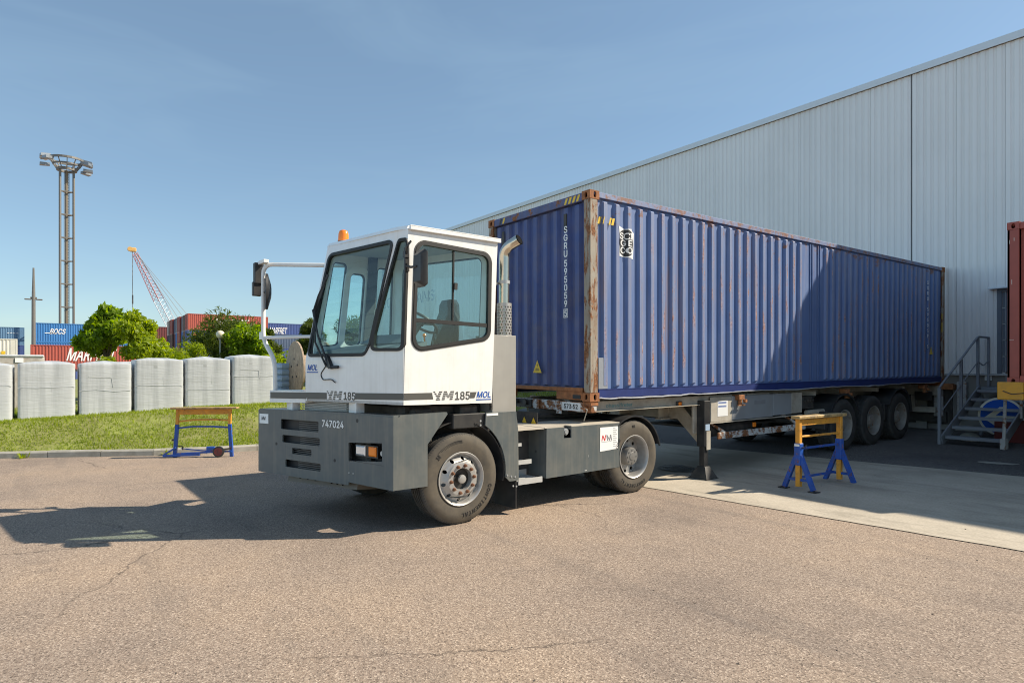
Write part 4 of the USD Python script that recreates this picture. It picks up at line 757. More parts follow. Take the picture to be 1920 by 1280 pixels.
P(tt, 'steering_wheel', [tube([wc + .215 * (math.cos(q) * wu + math.sin(q) * wv) for q in a], .017, 8, caps=False)] + [bar(wc - wn_ * .02, wc + .21 * (math.cos(q) * wu + math.sin(q) * wv), .03, .014, wn_) for q in (.3, 2.84, 4.7)] + [cyl(wc - wn_ * .03, wc + wn_ * .015, .05, 12), cyl(wc - wn_ * .35, wc - wn_ * .02, .035, 10)], BLACK, 40)
seat = X('seat', parent=tt)
P(seat, 'cushion', [bx(-1.0, -.45, -.25, .22, 1.78, 1.93, .05), bx(-.9, -.55, -.15, .15, 1.45, 1.78, .02)], SEAT); P(seat, 'backrest', [hull([(-.98, .12, 1.9), (-.47, .12, 1.9), (-1.0, .24, 1.9), (-.45, .24, 1.9), (-.96, .24, 2.42), (-.49, .24, 2.42), (-.92, .32, 2.42), (-.53, .32, 2.42), (-.90, .25, 2.52), (-.55, .25, 2.52), (-.87, .31, 2.52), (-.58, .31, 2.52)])], SEAT)
P(seat, 'headrest', [hull([(-.9 + dx, .24 + dy, 2.42 + dz) for dx, dz in ((0, 0), (.36, 0), (.02, .18), (.34, .18), (.08, .24), (.28, .24)) for dy in (0, .09)])], SEAT)
P(tt, 'gear_lever', [tube([(-.16, -.34, 1.95), (-.15, -.40, 2.06), (-.15, -.41, 2.16)], .010, 6), trimesh.creation.icosphere(2, .022).apply_translation((-.15, -.41, 2.17))], ORANGE_LENS)
# stripes and lettering
fU = np.array((1, SK, 0)) / math.hypot(1, SK); fV = np.array((0, 0, 1.)); fN = np.cross(fU, fV)
def on_front(x, z, off=.002): return np.array((x, fa(x), z)) + fN * off
def fpoly(x0, x1, z0, z1, l0=0, l1=0): 
    k = math.hypot(1, SK); return plate([(0, z0), ((x1 - x0) * k, z0), ((x1 - x0) * k + l1, z1), (l0, z1)], on_front(x0, 0), fU, fV, t=.0015)
kS = math.hypot(1, SK)
def fband(x0, x1, za0, za1, zb0, zb1): return plate([(0, za0), ((x1 - x0) * kS, zb0), ((x1 - x0) * kS, zb1), (0, za1)], on_front(x0, 0), fU, fV, t=.0015)
P(tt, 'stripe', [fband(-2.285, -1.215, 1.412, 1.492, 1.431, 1.508), fband(-.735, -.001, 1.443, 1.516, 1.455, 1.527)], STRIPE)
P(tt, 'stripe', [plate([(-.755, 1.455), (-.385, 1.455), (-.40, 1.527), (-.755, 1.527)], (.002, 0, 0), S_U, S_V, t=.0015), plate([(.115, 1.452), (.175, 1.452), (.205, 1.522), (.115, 1.522)], (.002, 0, 0), S_U, S_V, t=.0015)], STRIPE)
def ym_mark(O, U, V, h):
    g = unary_union([sbox(-1, k * h / 5, 9, k * h / 5 + h * .07) for k in range(5)])
    y = unary_union([Polygon([(0, h), (.2 * h, h), (.95 * h, .0), (.72 * h, 0)]), Polygon([(.75 * h, h), (1.15 * h, h), (.62 * h, 0), (.3 * h, 0)])])
    mm = unary_union([Polygon([(1.05 * h, 0), (1.4 * h, 0), (1.7 * h, h), (1.35 * h, h)]), Polygon([(1.35 * h, h), (1.7 * h, h), (2.0 * h, .3 * h), (1.75 * h, .3 * h)]), Polygon([(2.0 * h, .3 * h), (1.75 * h, .3 * h), (2.2 * h, h), (2.6 * h, h)]), Polygon([(2.05 * h, 0), (2.4 * h, 0), (2.65 * h, h), (2.3 * h, h)])])
    q = y.union(mm); return plate(q.difference(g), O, U, V, t=.0015)
P(tt, 'model_lettering', [ym_mark(on_front(-1.215, 1.425), fU, fV, .105), text('185', .085, on_front(-.925, 1.435), fU, fV, .002, True, width=.20)], STRIPE)
P(tt, 'model_lettering', [ym_mark((.002, -.385, 1.435), S_U, S_V, .105), text('185', .088, (.002, -.095, 1.44), S_U, S_V, .002, True, width=.205)], STRIPE)
P(tt, 'maker_lettering', [text('MOL', .068, (.002, .205, 1.455), S_U, S_V, .002, True, width=.205, slant=.25), bx(.0, .0035, .20, .415, 1.425, 1.437)], MOL_BLUE)
P(tt, 'maker_lettering', [text('MOL', .065, on_front(-1.56, 1.775), fU, fV, .002, True, width=.185, slant=.25), fpoly(-1.57, -1.37, 1.745, 1.757)], MOL_BLUE)
# step platform on the left of the cab with its rail
P(tt, 'step_platform', [hull([(x, fa(x) + d, z) for x in (-2.30, -1.602) for d in (0, .5) for z in (1.36 + .02 * (x + 2.3), 1.515)])], WHITE)
pl_ = lambda x, z, d=.04: np.array((x, fa(x) + d, z))
post = bend([pl_(-2.25, 1.50), pl_(-2.26, 1.90), pl_(-2.50, 2.17), pl_(-2.50, 3.165), (-1.60, -.62, 3.12)], .13)
P(tt, 'handrail', tube(post, .028, 12), OFFWHITE, 40)
P(tt, 'handrail', tube([pl_(-2.48, 2.20), (-1.60, -1.03, 2.20)], .022, 10), OFFWHITE, 40)
P(tt, 'rail_bracket', bx(-2.62, -2.50, fa(-2.5) + .02, fa(-2.5) + .06, 2.18, 2.28, .004), OFFWHITE); P(tt, 'rail_bracket', [bx(-2.62, -2.36, fa(-2.5) - .0, fa(-2.5) + .07, 3.17, 3.215, .004)], OFFWHITE)
P(tt, 'work_lamp', [bx(-2.68, -2.60, fa(-2.64), fa(-2.64) + .12, 2.92, 3.20, .01), bx(-2.70, -2.63, fa(-2.64) - .01, fa(-2.64) + .10, 2.76, 2.95, .01)], BLACK)
mir = np.array(pl_(-2.40, 2.80, .02)); P(tt, 'round_mirror', [hull([mir + (-.12 * math.cos(q), .015 * d + .03 * math.cos(q), .235 * math.sin(q)) for q in np.linspace(0, 2 * np.pi, 26) for d in (-1, 1)] + [mir + (-.06 * math.cos(q), .045, .12 * math.sin(q)) for q in np.linspace(0, 2 * np.pi, 12)])], BLACK, 40)
P(tt, 'mirror_clamp', cyl(mir + (-.12, 0, 0), mir + (-.02, 0, 0), .018, 8), BLACK)
# near mirror
mm_ = np.array((.20, -.65, 2.86)); P(tt, 'side_mirror', [hull([mm_ + (sx * (.10 - (.03 if abs(sz) > .19 else 0)), dy, sz) for sx in (-1, 1) for dy in (-.0, .0) for sz in (-.20, -.165, .165, .20)] + [mm_ + (sx * .075, -.055, sz) for sx in (-1, 1) for sz in (-.14, .14)] + [mm_ + (sx * .1, .02, sz) for sx in (-1, 1) for sz in (-.17, .17)])], BLACK, 40)
P(tt, 'mirror_arm', [bar((.02, -.735, 2.99), (.02, -.735, 3.06), .05, .05, (1, 0, 0)), tube([(.03, -.735, 3.02), (.09, -.76, 3.10), (.10, -.72, 3.16)], .012, 8), tube([(.02, -.74, 2.90), (.10, -.72, 2.88), (.2, -.70, 2.88)], .014, 8), bx(.005, .035, -.755, -.70, 2.84, 3.10, .005)], BLACK)
# beacon
bcn = np.array((-1.47, -.80, 3.375)); P(tt, 'beacon', [revolve([(0, .070), (.10, .064), (.14, .052), (.155, .03), (.158, 0)], 28).apply_transform(trimesh.transformations.rotation_matrix(-np.pi / 2, (0, 1, 0))).apply_translation(bcn)], ORANGE_LENS, 40)
P(tt, 'beacon_base', cyl(bcn - (0, 0, .04), bcn + (0, 0, .012), .072, 24), BLACK)
# wipers
def fp(c, u, v, o=.03):
    q = bil(c, [u], [v])[0]; n = np.cross(np.array(c[1]) - np.array(c[0]), np.array(c[3]) - np.array(c[0])); return q + n / np.linalg.norm(n) * o
pv = on_front(-1.14, 1.80, .03)
P(tt, 'wiper', [tube([pv, fp(WS, .20, .20, .06), fp(WS, .03, .42, .06)], .014, 6), tube([fp(WS, .03, .42, .05), fp(WS, .05, .55, .04), fp(WS, .118, .69, .03)], .010, 6), bar(fp(WS, .015, .40, .025), fp(WS, .125, .73, .025), .012, .03)], BLACK)
P(tt, 'wiper', [tube([pv + (-.05, -.02, .03), fp(WS, .19, .14, .07), fp(WS, .045, .42, .05)], .012, 6), bar(fp(WS, .13, .05, .03), fp(WS, .03, .40, .03), .012, .028)], BLACK)
P(tt, 'wiper_motor', [hull([pv + (dx, dy, dz) for dx, dz in ((-.10, .02), (.06, -.01), (-.06, .16), (-.11, .14), (.06, .02)) for dy in (-.012, .03)]), cyl(pv + (.03, 0, .01), pv + (.16, .045, .015), .018, 8)], BLACK)
P(tt, 'washer_hose', tube(bend([pv + (-.09, 0, .03), pv + (-.19, -.03, -.07), pv + (-.15, -.02, -.14), pv + (.02, .02, -.13), pv + (.09, .04, -.17)], .06), .0065, 6), BLACK)
# bumper
B1, B2, B3 = np.array((0, -.88)), np.array((-.80, -1.03)), np.array((-2.48, -1.534)); B4 = np.array((-2.72, -1.05))
def facet(p0, p1, z0, z1, holes, t=.02):
    d = p1 - p0; L = np.linalg.norm(d); d = d / L; q = sbox(0, z0, L, z1)
    for h in holes: q = q.difference(h)
    n = np.array((d[1], -d[0])); return plate(q, (*p0, 0), (*d, 0), (0, 0, 1), (n[0], n[1], 0), t)
kx = lambda x: (-.80 - x) * math.hypot(1, .30)           # distance along the centre facet
def slot(x0, x1, z0, z1, r=.02): return Polygon([(kx(x1), z0), (kx(x0), z0), (kx(x0), z1), (kx(x1), z1)]).buffer(-r).buffer(r)
slots = [slot(-2.02, -1.313, 1.033, 1.160), slot(-1.99, -1.29, .868, .962), slot(-1.80, -1.44, .737, .812, .01), slot(-1.93, -1.275, .566, .658)]
bm = X('bumper', parent=tt)
rec = Polygon([(.012, .735), (.625, .785), (.62, .985), (.0, .945), (.0, .735)])
P(bm, 'centre_plate', facet(B2, B3, .455, 1.262, slots), GREY_PAINT)
P(bm, 'right_plate', facet(B1, B2, .490, 1.275, [affinity.scale(affinity.translate(rec, 0, 0), -1, 1, origin=(.407, 0))]), GREY_PAINT)
P(bm, 'left_plate', facet(B3, B4, .50, 1.262, [sbox(-.1, .77, .5, .97)]), GREY_PAINT)
P(bm, 'side_plate', plate([(-.872, .492), (-.455, .492), (-.455, .955), (-.19, 1.285), (-.872, 1.275)], (-.02, 0, 0), S_U, S_V, t=.02), GREY_PAINT)
P(bm, 'top_plate', [hull([(*(B1 + (-.01, .01)), z) for z in (1.273, 1.293)] + [(*(B2 + (0, .01)), z) for z in (1.265, 1.288)] + [(*(B2 + (0.02, .16)), z) for z in (1.265, 1.288)] + [(-.02, -.70, z) for z in (1.273, 1.293)]), hull([(*(B2 + (0, .008)), z) for z in (1.262, 1.285)] + [(*(B3 + (0.02, .01)), z) for z in (1.252, 1.274)] + [(*(B3 + (0.05, .18)), z) for z in (1.252, 1.274)] + [(*(B2 + (0.05, .18)), z) for z in (1.262, 1.285)]), hull([(-.001, -.80, z) for z in (1.275, 1.292)] + [(-.001, -.2, z) for z in (1.285, 1.302)] + [(-.10, -.80, z) for z in (1.275, 1.292)] + [(-.10, -.2, z) for z in (1.285, 1.302)])], GREY_PAINT)
dC = (B3 - B2) / np.linalg.norm(B3 - B2); nC = np.array((dC[1], -dC[0])); nC = nC if nC[1] < 0 else -nC
inn = lambda p, d: np.array((*(p - nC * d), 0))
P(bm, 'grille_backing', plate(sbox(kx(-1.2), .5, kx(-2.1), 1.22), inn(B2, .075), (*dC, 0), (0, 0, 1), t=.004), INK)
for z0, z1, xa, xb in ((1.033, 1.16, -1.31, -1.70), (.868, .962, -1.29, -1.68), (.737, .812, -1.44, -1.80), (.566, .658, -1.275, -1.72)):
    P(bm, 'grille_mesh', [bar(inn(B2, .03) + np.array((*(dC * kx(xa)), z)), inn(B2, .03) + np.array((*(dC * kx(xb)), z)), .008, .006) for z in np.arange(z0 + .008, z1, .023)], mat('grille_fins', (.13, .13, .125), .5, metal=.3) if not stage.GetPrimAtPath(lk('grille_fins')) else lk('grille_fins'))
ft = -dC                                                  # text runs from the left end to the right
P(bm, 'fleet_number', text('747024', .078, (*(B2 + dC * kx(-1.245) + nC * .003), 1.105), (*ft, 0), (0, 0, 1), .002, True, width=.385), DECAL_WHITE)
P(bm, 'small_sticker', plate(sbox(0, 0, .19, .125), (*(B2 + dC * kx(-2.45) + nC * .003), 1.085), (*ft, 0), (0, 0, 1), t=.0015), DECAL_WHITE)
P(bm, 'sticker_logo', [text('NM', .045, (*(B2 + dC * kx(-2.41) + nC * .005), 1.13), (*ft, 0), (0, 0, 1), .001, True, width=.09, slant=.2)], INK)
for x, z in ((-2.11, .84), (-1.03, .72)): P(bm, 'towing_hole', cyl((*(B2 + dC * kx(x) + nC * .002), z), (*(B2 + dC * kx(x) - nC * .02), z), .019, 14), INK)
dR = (B2 - B1) / np.linalg.norm(B2 - B1); nR = np.array((dR[1], -dR[0])); nR = nR if nR[1] < 0 else -nR
rp = lambda s, z, o=0.0: np.array((*(B1 + dR * s + nR * o), z))
P(bm, 'towing_hole', cyl(rp(.645, 1.205, .002), rp(.645, 1.205, -.02), .022, 14), INK)
P(bm, 'lamp_recess', [plate(sbox(.16, .72, .82, 1.0), rp(0, 0, -.16), (*dR, 0), (0, 0, 1), t=.004), plate(sbox(.16, -.16, .82, 0), rp(0, .74, 0), (*dR, 0), (*nR, 0), t=.004)], INK)
def lampbox(s0, s1, z0, z1, d): return hull([rp(s, z, o) for s in (s0, s1) for z in (z0, z1) for o in (-.14, d)])
P(bm, 'lamp_housing', lampbox(.335, .75, .795, .935, -.055), BLACK)
P(bm, 'headlight', hull([rp(s, z, o) for s in (.555, .735) for z in (.808, .922) for o in (-.06, -.045)] + [rp(s, z, -.034) for s in (.575, .715) for z in (.826, .904)]), CLEAR_LENS)
P(bm, 'indicator', hull([rp(s, z, o) for s in (.355, .495) for z in (.815, .922) for o in (-.06, -.045)] + [rp(s, z, -.036) for s in (.37, .48) for z in (.83, .907)]), ORANGE_LENS)
P(bm, 'washer_bolt', cyl(rp(.235, .865, -.10), rp(.235, .865, -.03), .028, 12), GALV)
P(bm, 'indicator', bx(B3[0] + .03, B3[0] + .10, B3[1] + .1, B3[1] + .2, .80, .92, .01), ORANGE_LENS)
P(bm, 'rivet', [cyl(rp(s, .60, .004), rp(s, .60, -.004), .008, 8) for s in (.82 - .02, .72)], ALU)
P(tt, 'skid_plate', [hull([(-.75, -.95, .40), (-2.05, -1.30, .36), (-.75, -.93, .47), (-2.05, -1.28, .46), (-.8, -.50, .36), (-2.1, -.6, .32)])], mat('dusty_skid_grey', (.16, .145, .12), .6, var=.15, dirt=(.07, .06, .05), dirt_amt=.6))
P(tt, 'skid_bolt', [cyl((x, -.955 + .30 * (x + .75) * .9, .43), (x, -.93 + .30 * (x + .75) * .9, .43), .010, 8) for x in (-1.0, -1.1, -1.2, -1.5, -1.65, -1.8)], INK)
# cab mounts and radiator between bumper and cab
for x in (-2.05, -.92): P(tt, 'cab_mount', hull([(x + dx, fa(x) + .06 + dy, z) for dx in (0, .20) for dy in (0, .1) for z in (1.25, 1.42)]), OFFWHITE)
P(tt, 'radiator', [bar((-1.80, fa(-1.8) + .10, 1.26 + .02 * k), (-1.0, fa(-1.0) + .10, 1.26 + .02 * k), .03, .007) for k in range(8)] + [bar((-1.80, fa(-1.8) + .14, 1.0), (-1.0, fa(-1.0) + .14, 1.0), .03, .8)], GALV)
P(tt, 'underbody', [bx(-2.0, -.25, -.62, .45, 1.10, 1.37, .02), bx(-1.95, -.55, -.9, 1.2, .55, 1.1, .03), bx(-.35, -.15, -.55, -.30, .95, 1.35, .02), bx(-.30, -.10, .05, .30, 1.18, 1.36, .02), cyl((-.30, -.28, .75), (-.30, -.28, 1.28), .06, 12)], CHASSIS_BLACK)
P(tt, 'frame_rail', [bx(-.86, -.78, -.8, 3.75, .72, .98, .006)], CHASSIS_BLACK); P(tt, 'frame_rail', [bx(-1.70, -1.62, -.8, 3.75, .72, .98, .006)], CHASSIS_BLACK)
P(tt, 'engine_hood', [bx(-2.35, -1.66, -.5, .9, 1.0, 1.42, .04)], GREY_DARK)
# front axle and wheels
P(tt, 'front_axle', [cyl((-2.2, 0, .525), (-.25, 0, .525), .06, 12), bx(-1.9, -.6, -.08, .08, .45, .58, .02), bx(-.95, -.80, -.65, .65, .62, .70, .01)], CHASSIS_BLACK)
wheel(tt, (0, 0, .525), 'steer', w=.31); wheel(tt, (-2.45, 0, .525), 'steer', w=.31, face=-1, letters=False)
# fender: grey outer plate, black inner guard, flap
arc = [(0 + .64 * math.cos(q), .56 + .66 * math.sin(q)) for q in np.linspace(1.02, -.12, 14)]
out = Polygon([(.345, 1.275), (.80, 1.265), (.83, 1.06), (.842, .42)] + [(.70, .42)] + arc[::-1])
P(tt, 'fender_plate', [plate(out.buffer(0), (-.02, 0, 0), S_U, S_V, t=.02), bx(-.30, -.02, .80, .82, 1.05, 1.26)], GREY_PAINT)
P(tt, 'fender_sticker', bx(.0, .003, .35, .52, 1.235, 1.262), DECAL_WHITE)
P(tt, 'inner_guard', [arc_guard(0, .56, .63, -.2, 1.25, -.42, -.022), arc_guard(.0, .56, .63, 1.25, 2.2, -.40, -.06), bx(-.30, -.03, -.10, .36, 1.10, 1.27, .01)], BLACK, 30)
P(tt, 'guard_bolt', [cyl((.0, y, z), (.008, y, z), .012, 8) for y, z in ((.26, 1.18), (.26, 1.13), (.66, .5), (.72, .48), (.78, .47), (.75, .36), (.80, .35))], GALV)
P(tt, 'mud_flap', [bx(-.44, -.01, .80, .815, .07, .46), bx(-.445, -.004, .798, .80, .40, .47)], BLACK)
# steps
P(tt, 'step', [bx(-.34, -.012, .845, 1.235, .385, .40), bx(-.022, -.010, .845, 1.235, .355, .425), bx(-.34, -.33, .9, 1.235, .40, .48)] + [bx(-.33 + .05 * k, -.30 + .05 * k, .85, 1.23, .40, .408) for k in range(6)], ALU, label='wide aluminium bottom step')
P(tt, 'step', [bx(-.34, -.05, .845, 1.08, .615, .63), bx(-.055, -.04, .845, 1.08, .60, .655)], ALU); P(tt, 'step', [bx(-.34, -.10, .845, .96, .83, .845), bx(-.105, -.09, .845, .96, .82, .86)], ALU)
P(tt, 'step_well', [bx(-.40, -.35, .82, 1.29, .42, 1.02), cyl((-.2, 1.284, .72), (-.2, 1.288, .72), .016, 10)], GREY_DARK)
# fuel tank box with deck
tank = Polygon([(1.29, .392), (2.668, .408), (2.668, 1.03), (1.30, 1.03)]).difference(Polygon([(1.602, .882), (1.735, .882), (1.735, 1.1), (1.602, 1.1)]).buffer(.0))
P(tt, 'tank_box', [plate(tank, (-.02, 0, 0), S_U, S_V, t=.02), bx(-.60, -.021, 1.29, 1.31, .395, 1.03), bx(-.60, -.021, 2.648, 2.668, .41, 1.03), bx(-.60, -.021, 1.31, 2.648, .40, .42), bx(-.6, -.021, 1.31, 1.60, .99, 1.02), bx(-.6, -.021, 1.737, 2.648, .99, 1.02)], GREY_PAINT)
DECK = mat('dusty_deck', (.50, .45, .37), .55, var=.08, dirt=(.28, .23, .17), dirt_amt=.5)  # cream base holds the sunlit paleness of the deck, dirt mottled over it
P(tt, 'deck_plate', [bx(-.80, -.004, 1.27, 1.60, 1.03, 1.042), bx(-.80, -.13, 1.60, 1.737, 1.03, 1.042), bx(-.80, -.004, 1.737, 2.67, 1.03, 1.042), bx(-.80, -.01, .84, 1.27, 1.025, 1.037)], DECK)
P(tt, 'filler_recess', [bx(-.12, -.10, 1.60, 1.737, .88, 1.03), bx(-.10, -.021, 1.60, 1.737, .875, .885)], INK); P(tt, 'filler_cap', [cyl((-.10, 1.655, .965), (-.02, 1.655, .965), .045, 18), cyl((-.02, 1.655, .965), (-.004, 1.655, .965), .03, 14)], GALV, 40)
P(tt, 'info_sticker', plate(Polygon([(2.27, .655), (2.632, .672), (2.632, .985), (2.275, .985)]), (.001, 0, 0), S_U, S_V, t=.002), DECAL_WHITE)
P(tt, 'sticker_logo', text('N', .075, (.0035, 2.30, .80), S_U, S_V, .001, True, width=.09, slant=.2), INK_RED); P(tt, 'sticker_logo', text('M', .075, (.0035, 2.395, .80), S_U, S_V, .001, True, width=.115, slant=-.2), INK_GREY)
P(tt, 'sticker_print', [bx(.003, .0042, 2.53, 2.53 + w, .96 - .028 * k, .966 - .028 * k) for k, w in enumerate((.05, .08, .06, .08, .05, .075, .06, .08, .05, .07))] + [bx(.003, .0042, 2.30, 2.50, .782, .787)], INK_GREY)
P(tt, 'tank_scuff', [bx(.0, .0022, 1.98, 2.02, .42, .432), bx(.0, .0022, 2.05, 2.055, .60, .63)], ALU)
# silencer box and exhaust
P(tt, 'silencer_box', [bx(-.38, -.03, .455, .825, 1.262, 2.20, .006)], STEEL); P(tt, 'silencer_bracket', [bx(-.05, -.02, .428, .455, 1.30, 2.05)] + [cyl((-.02, .44, z), (-.012, .44, z), .012, 8) for z in (1.35, 1.42, 1.55, 1.75, 1.85)], GREASE)
px_, py_ = -.13, .715
P(tt, 'exhaust_pipe', tube(bend([(px_, py_, 2.19), (px_, py_, 3.27), (px_ + .21, py_ + .07, 3.365)], .20, 10), .066, 24, caps=False), CHROME, 40)
P(tt, 'exhaust_mouth', [tube([(px_ + .14, py_ + .047, 3.334), (px_ + .205, py_ + .068, 3.363)], .061, 20), cyl((px_ + .208, py_ + .069, 3.364), (px_ + .214, py_ + .0713, 3.3668), .057, 20)], mat('soot', (.006, .006, .006), .9, spec=.1))  # black plug and disc, painted as the dark inside of the pipe
P(tt, 'pipe_clamp', [revolve([(-.02, .0665), (-.02, .072), (.02, .072), (.02, .0665)], 28).apply_transform(trimesh.transformations.rotation_matrix(-np.pi / 2, (0, 1, 0))).apply_translation((px_, py_, 2.86)), bar((px_ - .05, py_ - .05, 2.85), (-.10, .50, 2.82), .03, .03)], GALV)
hs = sbox(0, 0, 2 * np.pi * .088, .40)
hs = hs.difference(unary_union([Point((i + .5 * (j % 2)) * 2 * np.pi * .088 / 14 + .01, .025 + j * .036).buffer(.0125, quad_segs=2) for i in range(14) for j in range(10)]))
m = cat([ext(g, .003) for a in np.arange(0, .56, .02) for g in getattr(hs.intersection(sbox(a, 0, a + .02, .4)), 'geoms', [hs.intersection(sbox(a, 0, a + .02, .4))]) if g.area > 1e-8]); v = m.vertices; th = v[:, 0] / .088; m.vertices = np.stack([px_ + (.088 + v[:, 2]) * np.cos(th), py_ + (.088 + v[:, 2]) * np.sin(th), 2.20 + v[:, 1]], 1)
P(tt, 'heat_shield', m, RIM)
P(tt, 'air_hose', [tube(bend([(-.40, .86, 1.04), (-.40, .90, 1.62), (-.48, .80, 1.66), (-.52, .70, 1.30)], .08), .022, 8)], BLACK, 40); P(tt, 'air_hose', tube(bend([(-.45, .88, 1.04), (-.45, .92, 1.55), (-.55, .85, 1.60)], .08), .018, 8), BLACK, 40)
# rear: fifth wheel, axle, fenders
P(tt, 'lift_frame', [bx(-1.75, -.75, 1.5, 3.3, 1.0, 1.06, .01), bx(-1.6, -.9, 1.9, 3.2, 1.06, 1.12, .02)], CHASSIS_BLACK)
P(tt, 'fifth_wheel', [hull([(-.78 + dx, y, z) for dx, y in ((0, 2.4), (0, 2.8), (-.2, 3.1), (-.75, 3.1), (-.95, 2.8), (-.95, 2.4), (-.6, 2.15), (-.35, 2.15)) for z in (1.12, 1.19)])], GREASE)
for x in (-.52, -.72): P(tt, 'warning_label', plate(Polygon([(-.05, 0), (.05, 0), (0, .085)]), (x, 1.52, 1.045), F_U, F_V, t=.002), YELLOW)
P(tt, 'label_plate', bx(-1.0, -.45, 1.525, 1.54, 1.03, 1.20), CHASSIS_BLACK)
P(tt, 'far_deck', [bx(-2.45, -1.72, .9, 2.7, 1.0, 1.06, .01), bx(-2.45, -1.8, .9, 2.7, .42, 1.0, .01)], mat('far_deck_grey', (.20, .22, .26), .35, var=.1))
P(tt, 'rear_axle', [cyl((-2.2, 2.99, .525), (-.25, 2.99, .525), .09, 14), trimesh.creation.icosphere(2, .24).apply_translation((-1.24, 2.99, .55))], CHASSIS_BLACK)
wheel(tt, (0, 2.99, .525), 'drive', w=.29); wheel(tt, (-.35, 2.99, .525), 'drive', w=.29, letters=False)
wheel(tt, (-2.45, 2.99, .525), 'drive', w=.29, face=-1, letters=False); wheel(tt, (-2.10, 2.99, .525), 'drive', w=.29, face=-1, letters=False)
P(tt, 'rear_fender', [arc_guard(2.99, .525, .585, .25, 2.35, -.66, -.02), arc_guard(2.99, .525, .590, .2, 2.35, -.022, .0, .018), bx(-.66, -.02, 2.672, 2.69, .55, 1.0, .01)], BLACK, 30)
P(tt, 'rear_fender', [arc_guard(2.99, .525, .585, .25, 2.35, -2.43, -1.8)], BLACK, 30)
P(tt, 'rear_cross_member', [bx(-1.8, -.7, 3.68, 3.80, .70, 1.0, .01)], CHASSIS_BLACK)

# ------------------------------------------------------------------ trestles
def trestle(loc, rz, **kw):
    """two A-shaped ends 1.09 m apart along y carrying a board"""
    t = X('trestle', loc, rz, **kw)
    for y in (0, 1.09):
        s = 1 if y == 0 else -1
        P(t, 'end_frame', [bar((-.225, y, .02), (-.03, y, .50), .06, .055, (0, 1, 0)), bar((.225, y, .02), (.03, y, .50), .06, .055, (0, 1, 0)), bx(-.048, .048, y - .045, y + .045, .36, .68, .006), hull([(x, y + d, z) for x, z in ((-.10, .40), (.10, .40), (-.045, .52), (.045, .52)) for d in (-.03, .03)]), bar((-.17, y, .15), (.17, y, .15), .035, .035)], TRESTLE_BLUE)
        P(t, 'foot_pad', [bx(x - .065, x + .065, y - .06, y + .06, .0, .014, .004) for x in (-.235, .235)], GREASE)
        P(t, 'sliding_post', [bx(-.034, .034, y - .034, y + .034, .05, 1.03, .004)], TRESTLE_ORANGE)
    P(t, 'lower_tie', bar((0, .03, .60), (0, 1.06, .60), .03, .03), TRESTLE_BLUE); P(t, 'bottom_tie', bar((-.1, .0, .15), (-.1, 1.09, .15), .03, .03), TRESTLE_BLUE)
    P(t, 'upper_tie', cyl((0, .03, .77), (0, 1.06, .77), .017, 10), TRESTLE_ORANGE); P(t, 'top_beam', bx(-.018, .018, .03, 1.06, .93, 1.02, .004), TRESTLE_ORANGE)
    P(t, 'top_board', bx(-.07, .07, -.09, 1.18, 1.03, 1.075, .008), TRESTLE_TOP)
    P(t, 'locking_pin', [cyl((-.08, .0, .62), (.08, .0, .62), .010, 8), tube(bend([(.08, 0, .62), (.10, .04, .66), (.06, .08, .64), (.08, .06, .48)], .03), .005, 6)], GREASE)
    P(t, 'size_label', bx(-.04, .04, -.048, -.0455, .635, .67), DECAL_WHITE); return t
trestle((-5.004, 8.852, float(gz(0, 8.9)) + .008), -2.4, label='blue and orange steel trestle standing on the concrete strip', cat='trestle')
def trestle_folded(loc, rz, **kw):
    t = X('trestle', loc, rz, **kw); L = 1.10
    for y in (0, L):
        P(t, 'end_frame', [bar((0, y + (.025 if y == 0 else -.02) * 0, .0), (0, y + (.05 if y == 0 else -.04), .66), .07, .06, (0, 1, 0))], TRESTLE_BLUE); P(t, 'sliding_post', [bar((0, y + (.05 if y == 0 else -.04), .66), (0, y + (.06 if y == 0 else -.03), .97), .06, .05, (0, 1, 0))], TRESTLE_ORANGE)
    P(t, 'top_beam', bx(-.02, .02, .05, L - .04, .86, .965, .004), TRESTLE_ORANGE); P(t, 'top_board', bx(-.09, .09, -.06, L + .12, .97, 1.005, .006), TRESTLE_TOP)
    P(t, 'upper_tie', tube([(0, .06, .72), (0, .35, .75), (0, .75, .755), (0, L - .04, .735)], .018, 8), TRESTLE_ORANGE); P(t, 'lower_tie', tube([(0, .05, .585), (0, .35, .615), (0, .75, .61), (0, L - .04, .59)], .018, 8), TRESTLE_BLUE)
    P(t, 'tow_frame', [bar((.05, -.2, .05), (.05, .04, .20), .05, .03), bar((.05, -.2, .04), (.05, .5, .05), .06, .04), bar((.04, .05, .075), (.04, L, .11), .04, .03), bar((-.05, .10, .17), (.0, .75, .10), .02, .02), bx(.0, .06, .62, .78, .10, .21, .01)], TRESTLE_BLUE)
    P(t, 'wheel', revolve([(-.03, .075), (-.02, .11), (.02, .11), (.03, .075)], 24).apply_translation((.09, .87, .11)), BLACK, 40)
    P(t, 'wheel_hub', revolve([(-.032, .0), (-.032, .03), (-.031, .055), (-.031, .08), (.031, .08), (.031, .0)], 20).apply_translation((.09, .87, .11)), mat('dull_red_wheel', (.20, .035, .03), .6, var=.2, dirt=(.05, .03, .03), dirt_amt=.8, dirt_scale=20))
    P(t, 'lever', [bar((.09, .92, .14), (.05, L, .17), .03, .03), tube(bend([(0, .06, .22), (.02, .16, .22), (.02, .16, .15)], .02), .012, 6), bx(-.01, .03, -.05, .0, .33, .37)], GREASE); return t
trestle_folded((-14.40, 2.13, .004), 31.0 - 62.0 + 2, label='blue and orange wheeled trestle parked at the grass kerb', cat='trestle')

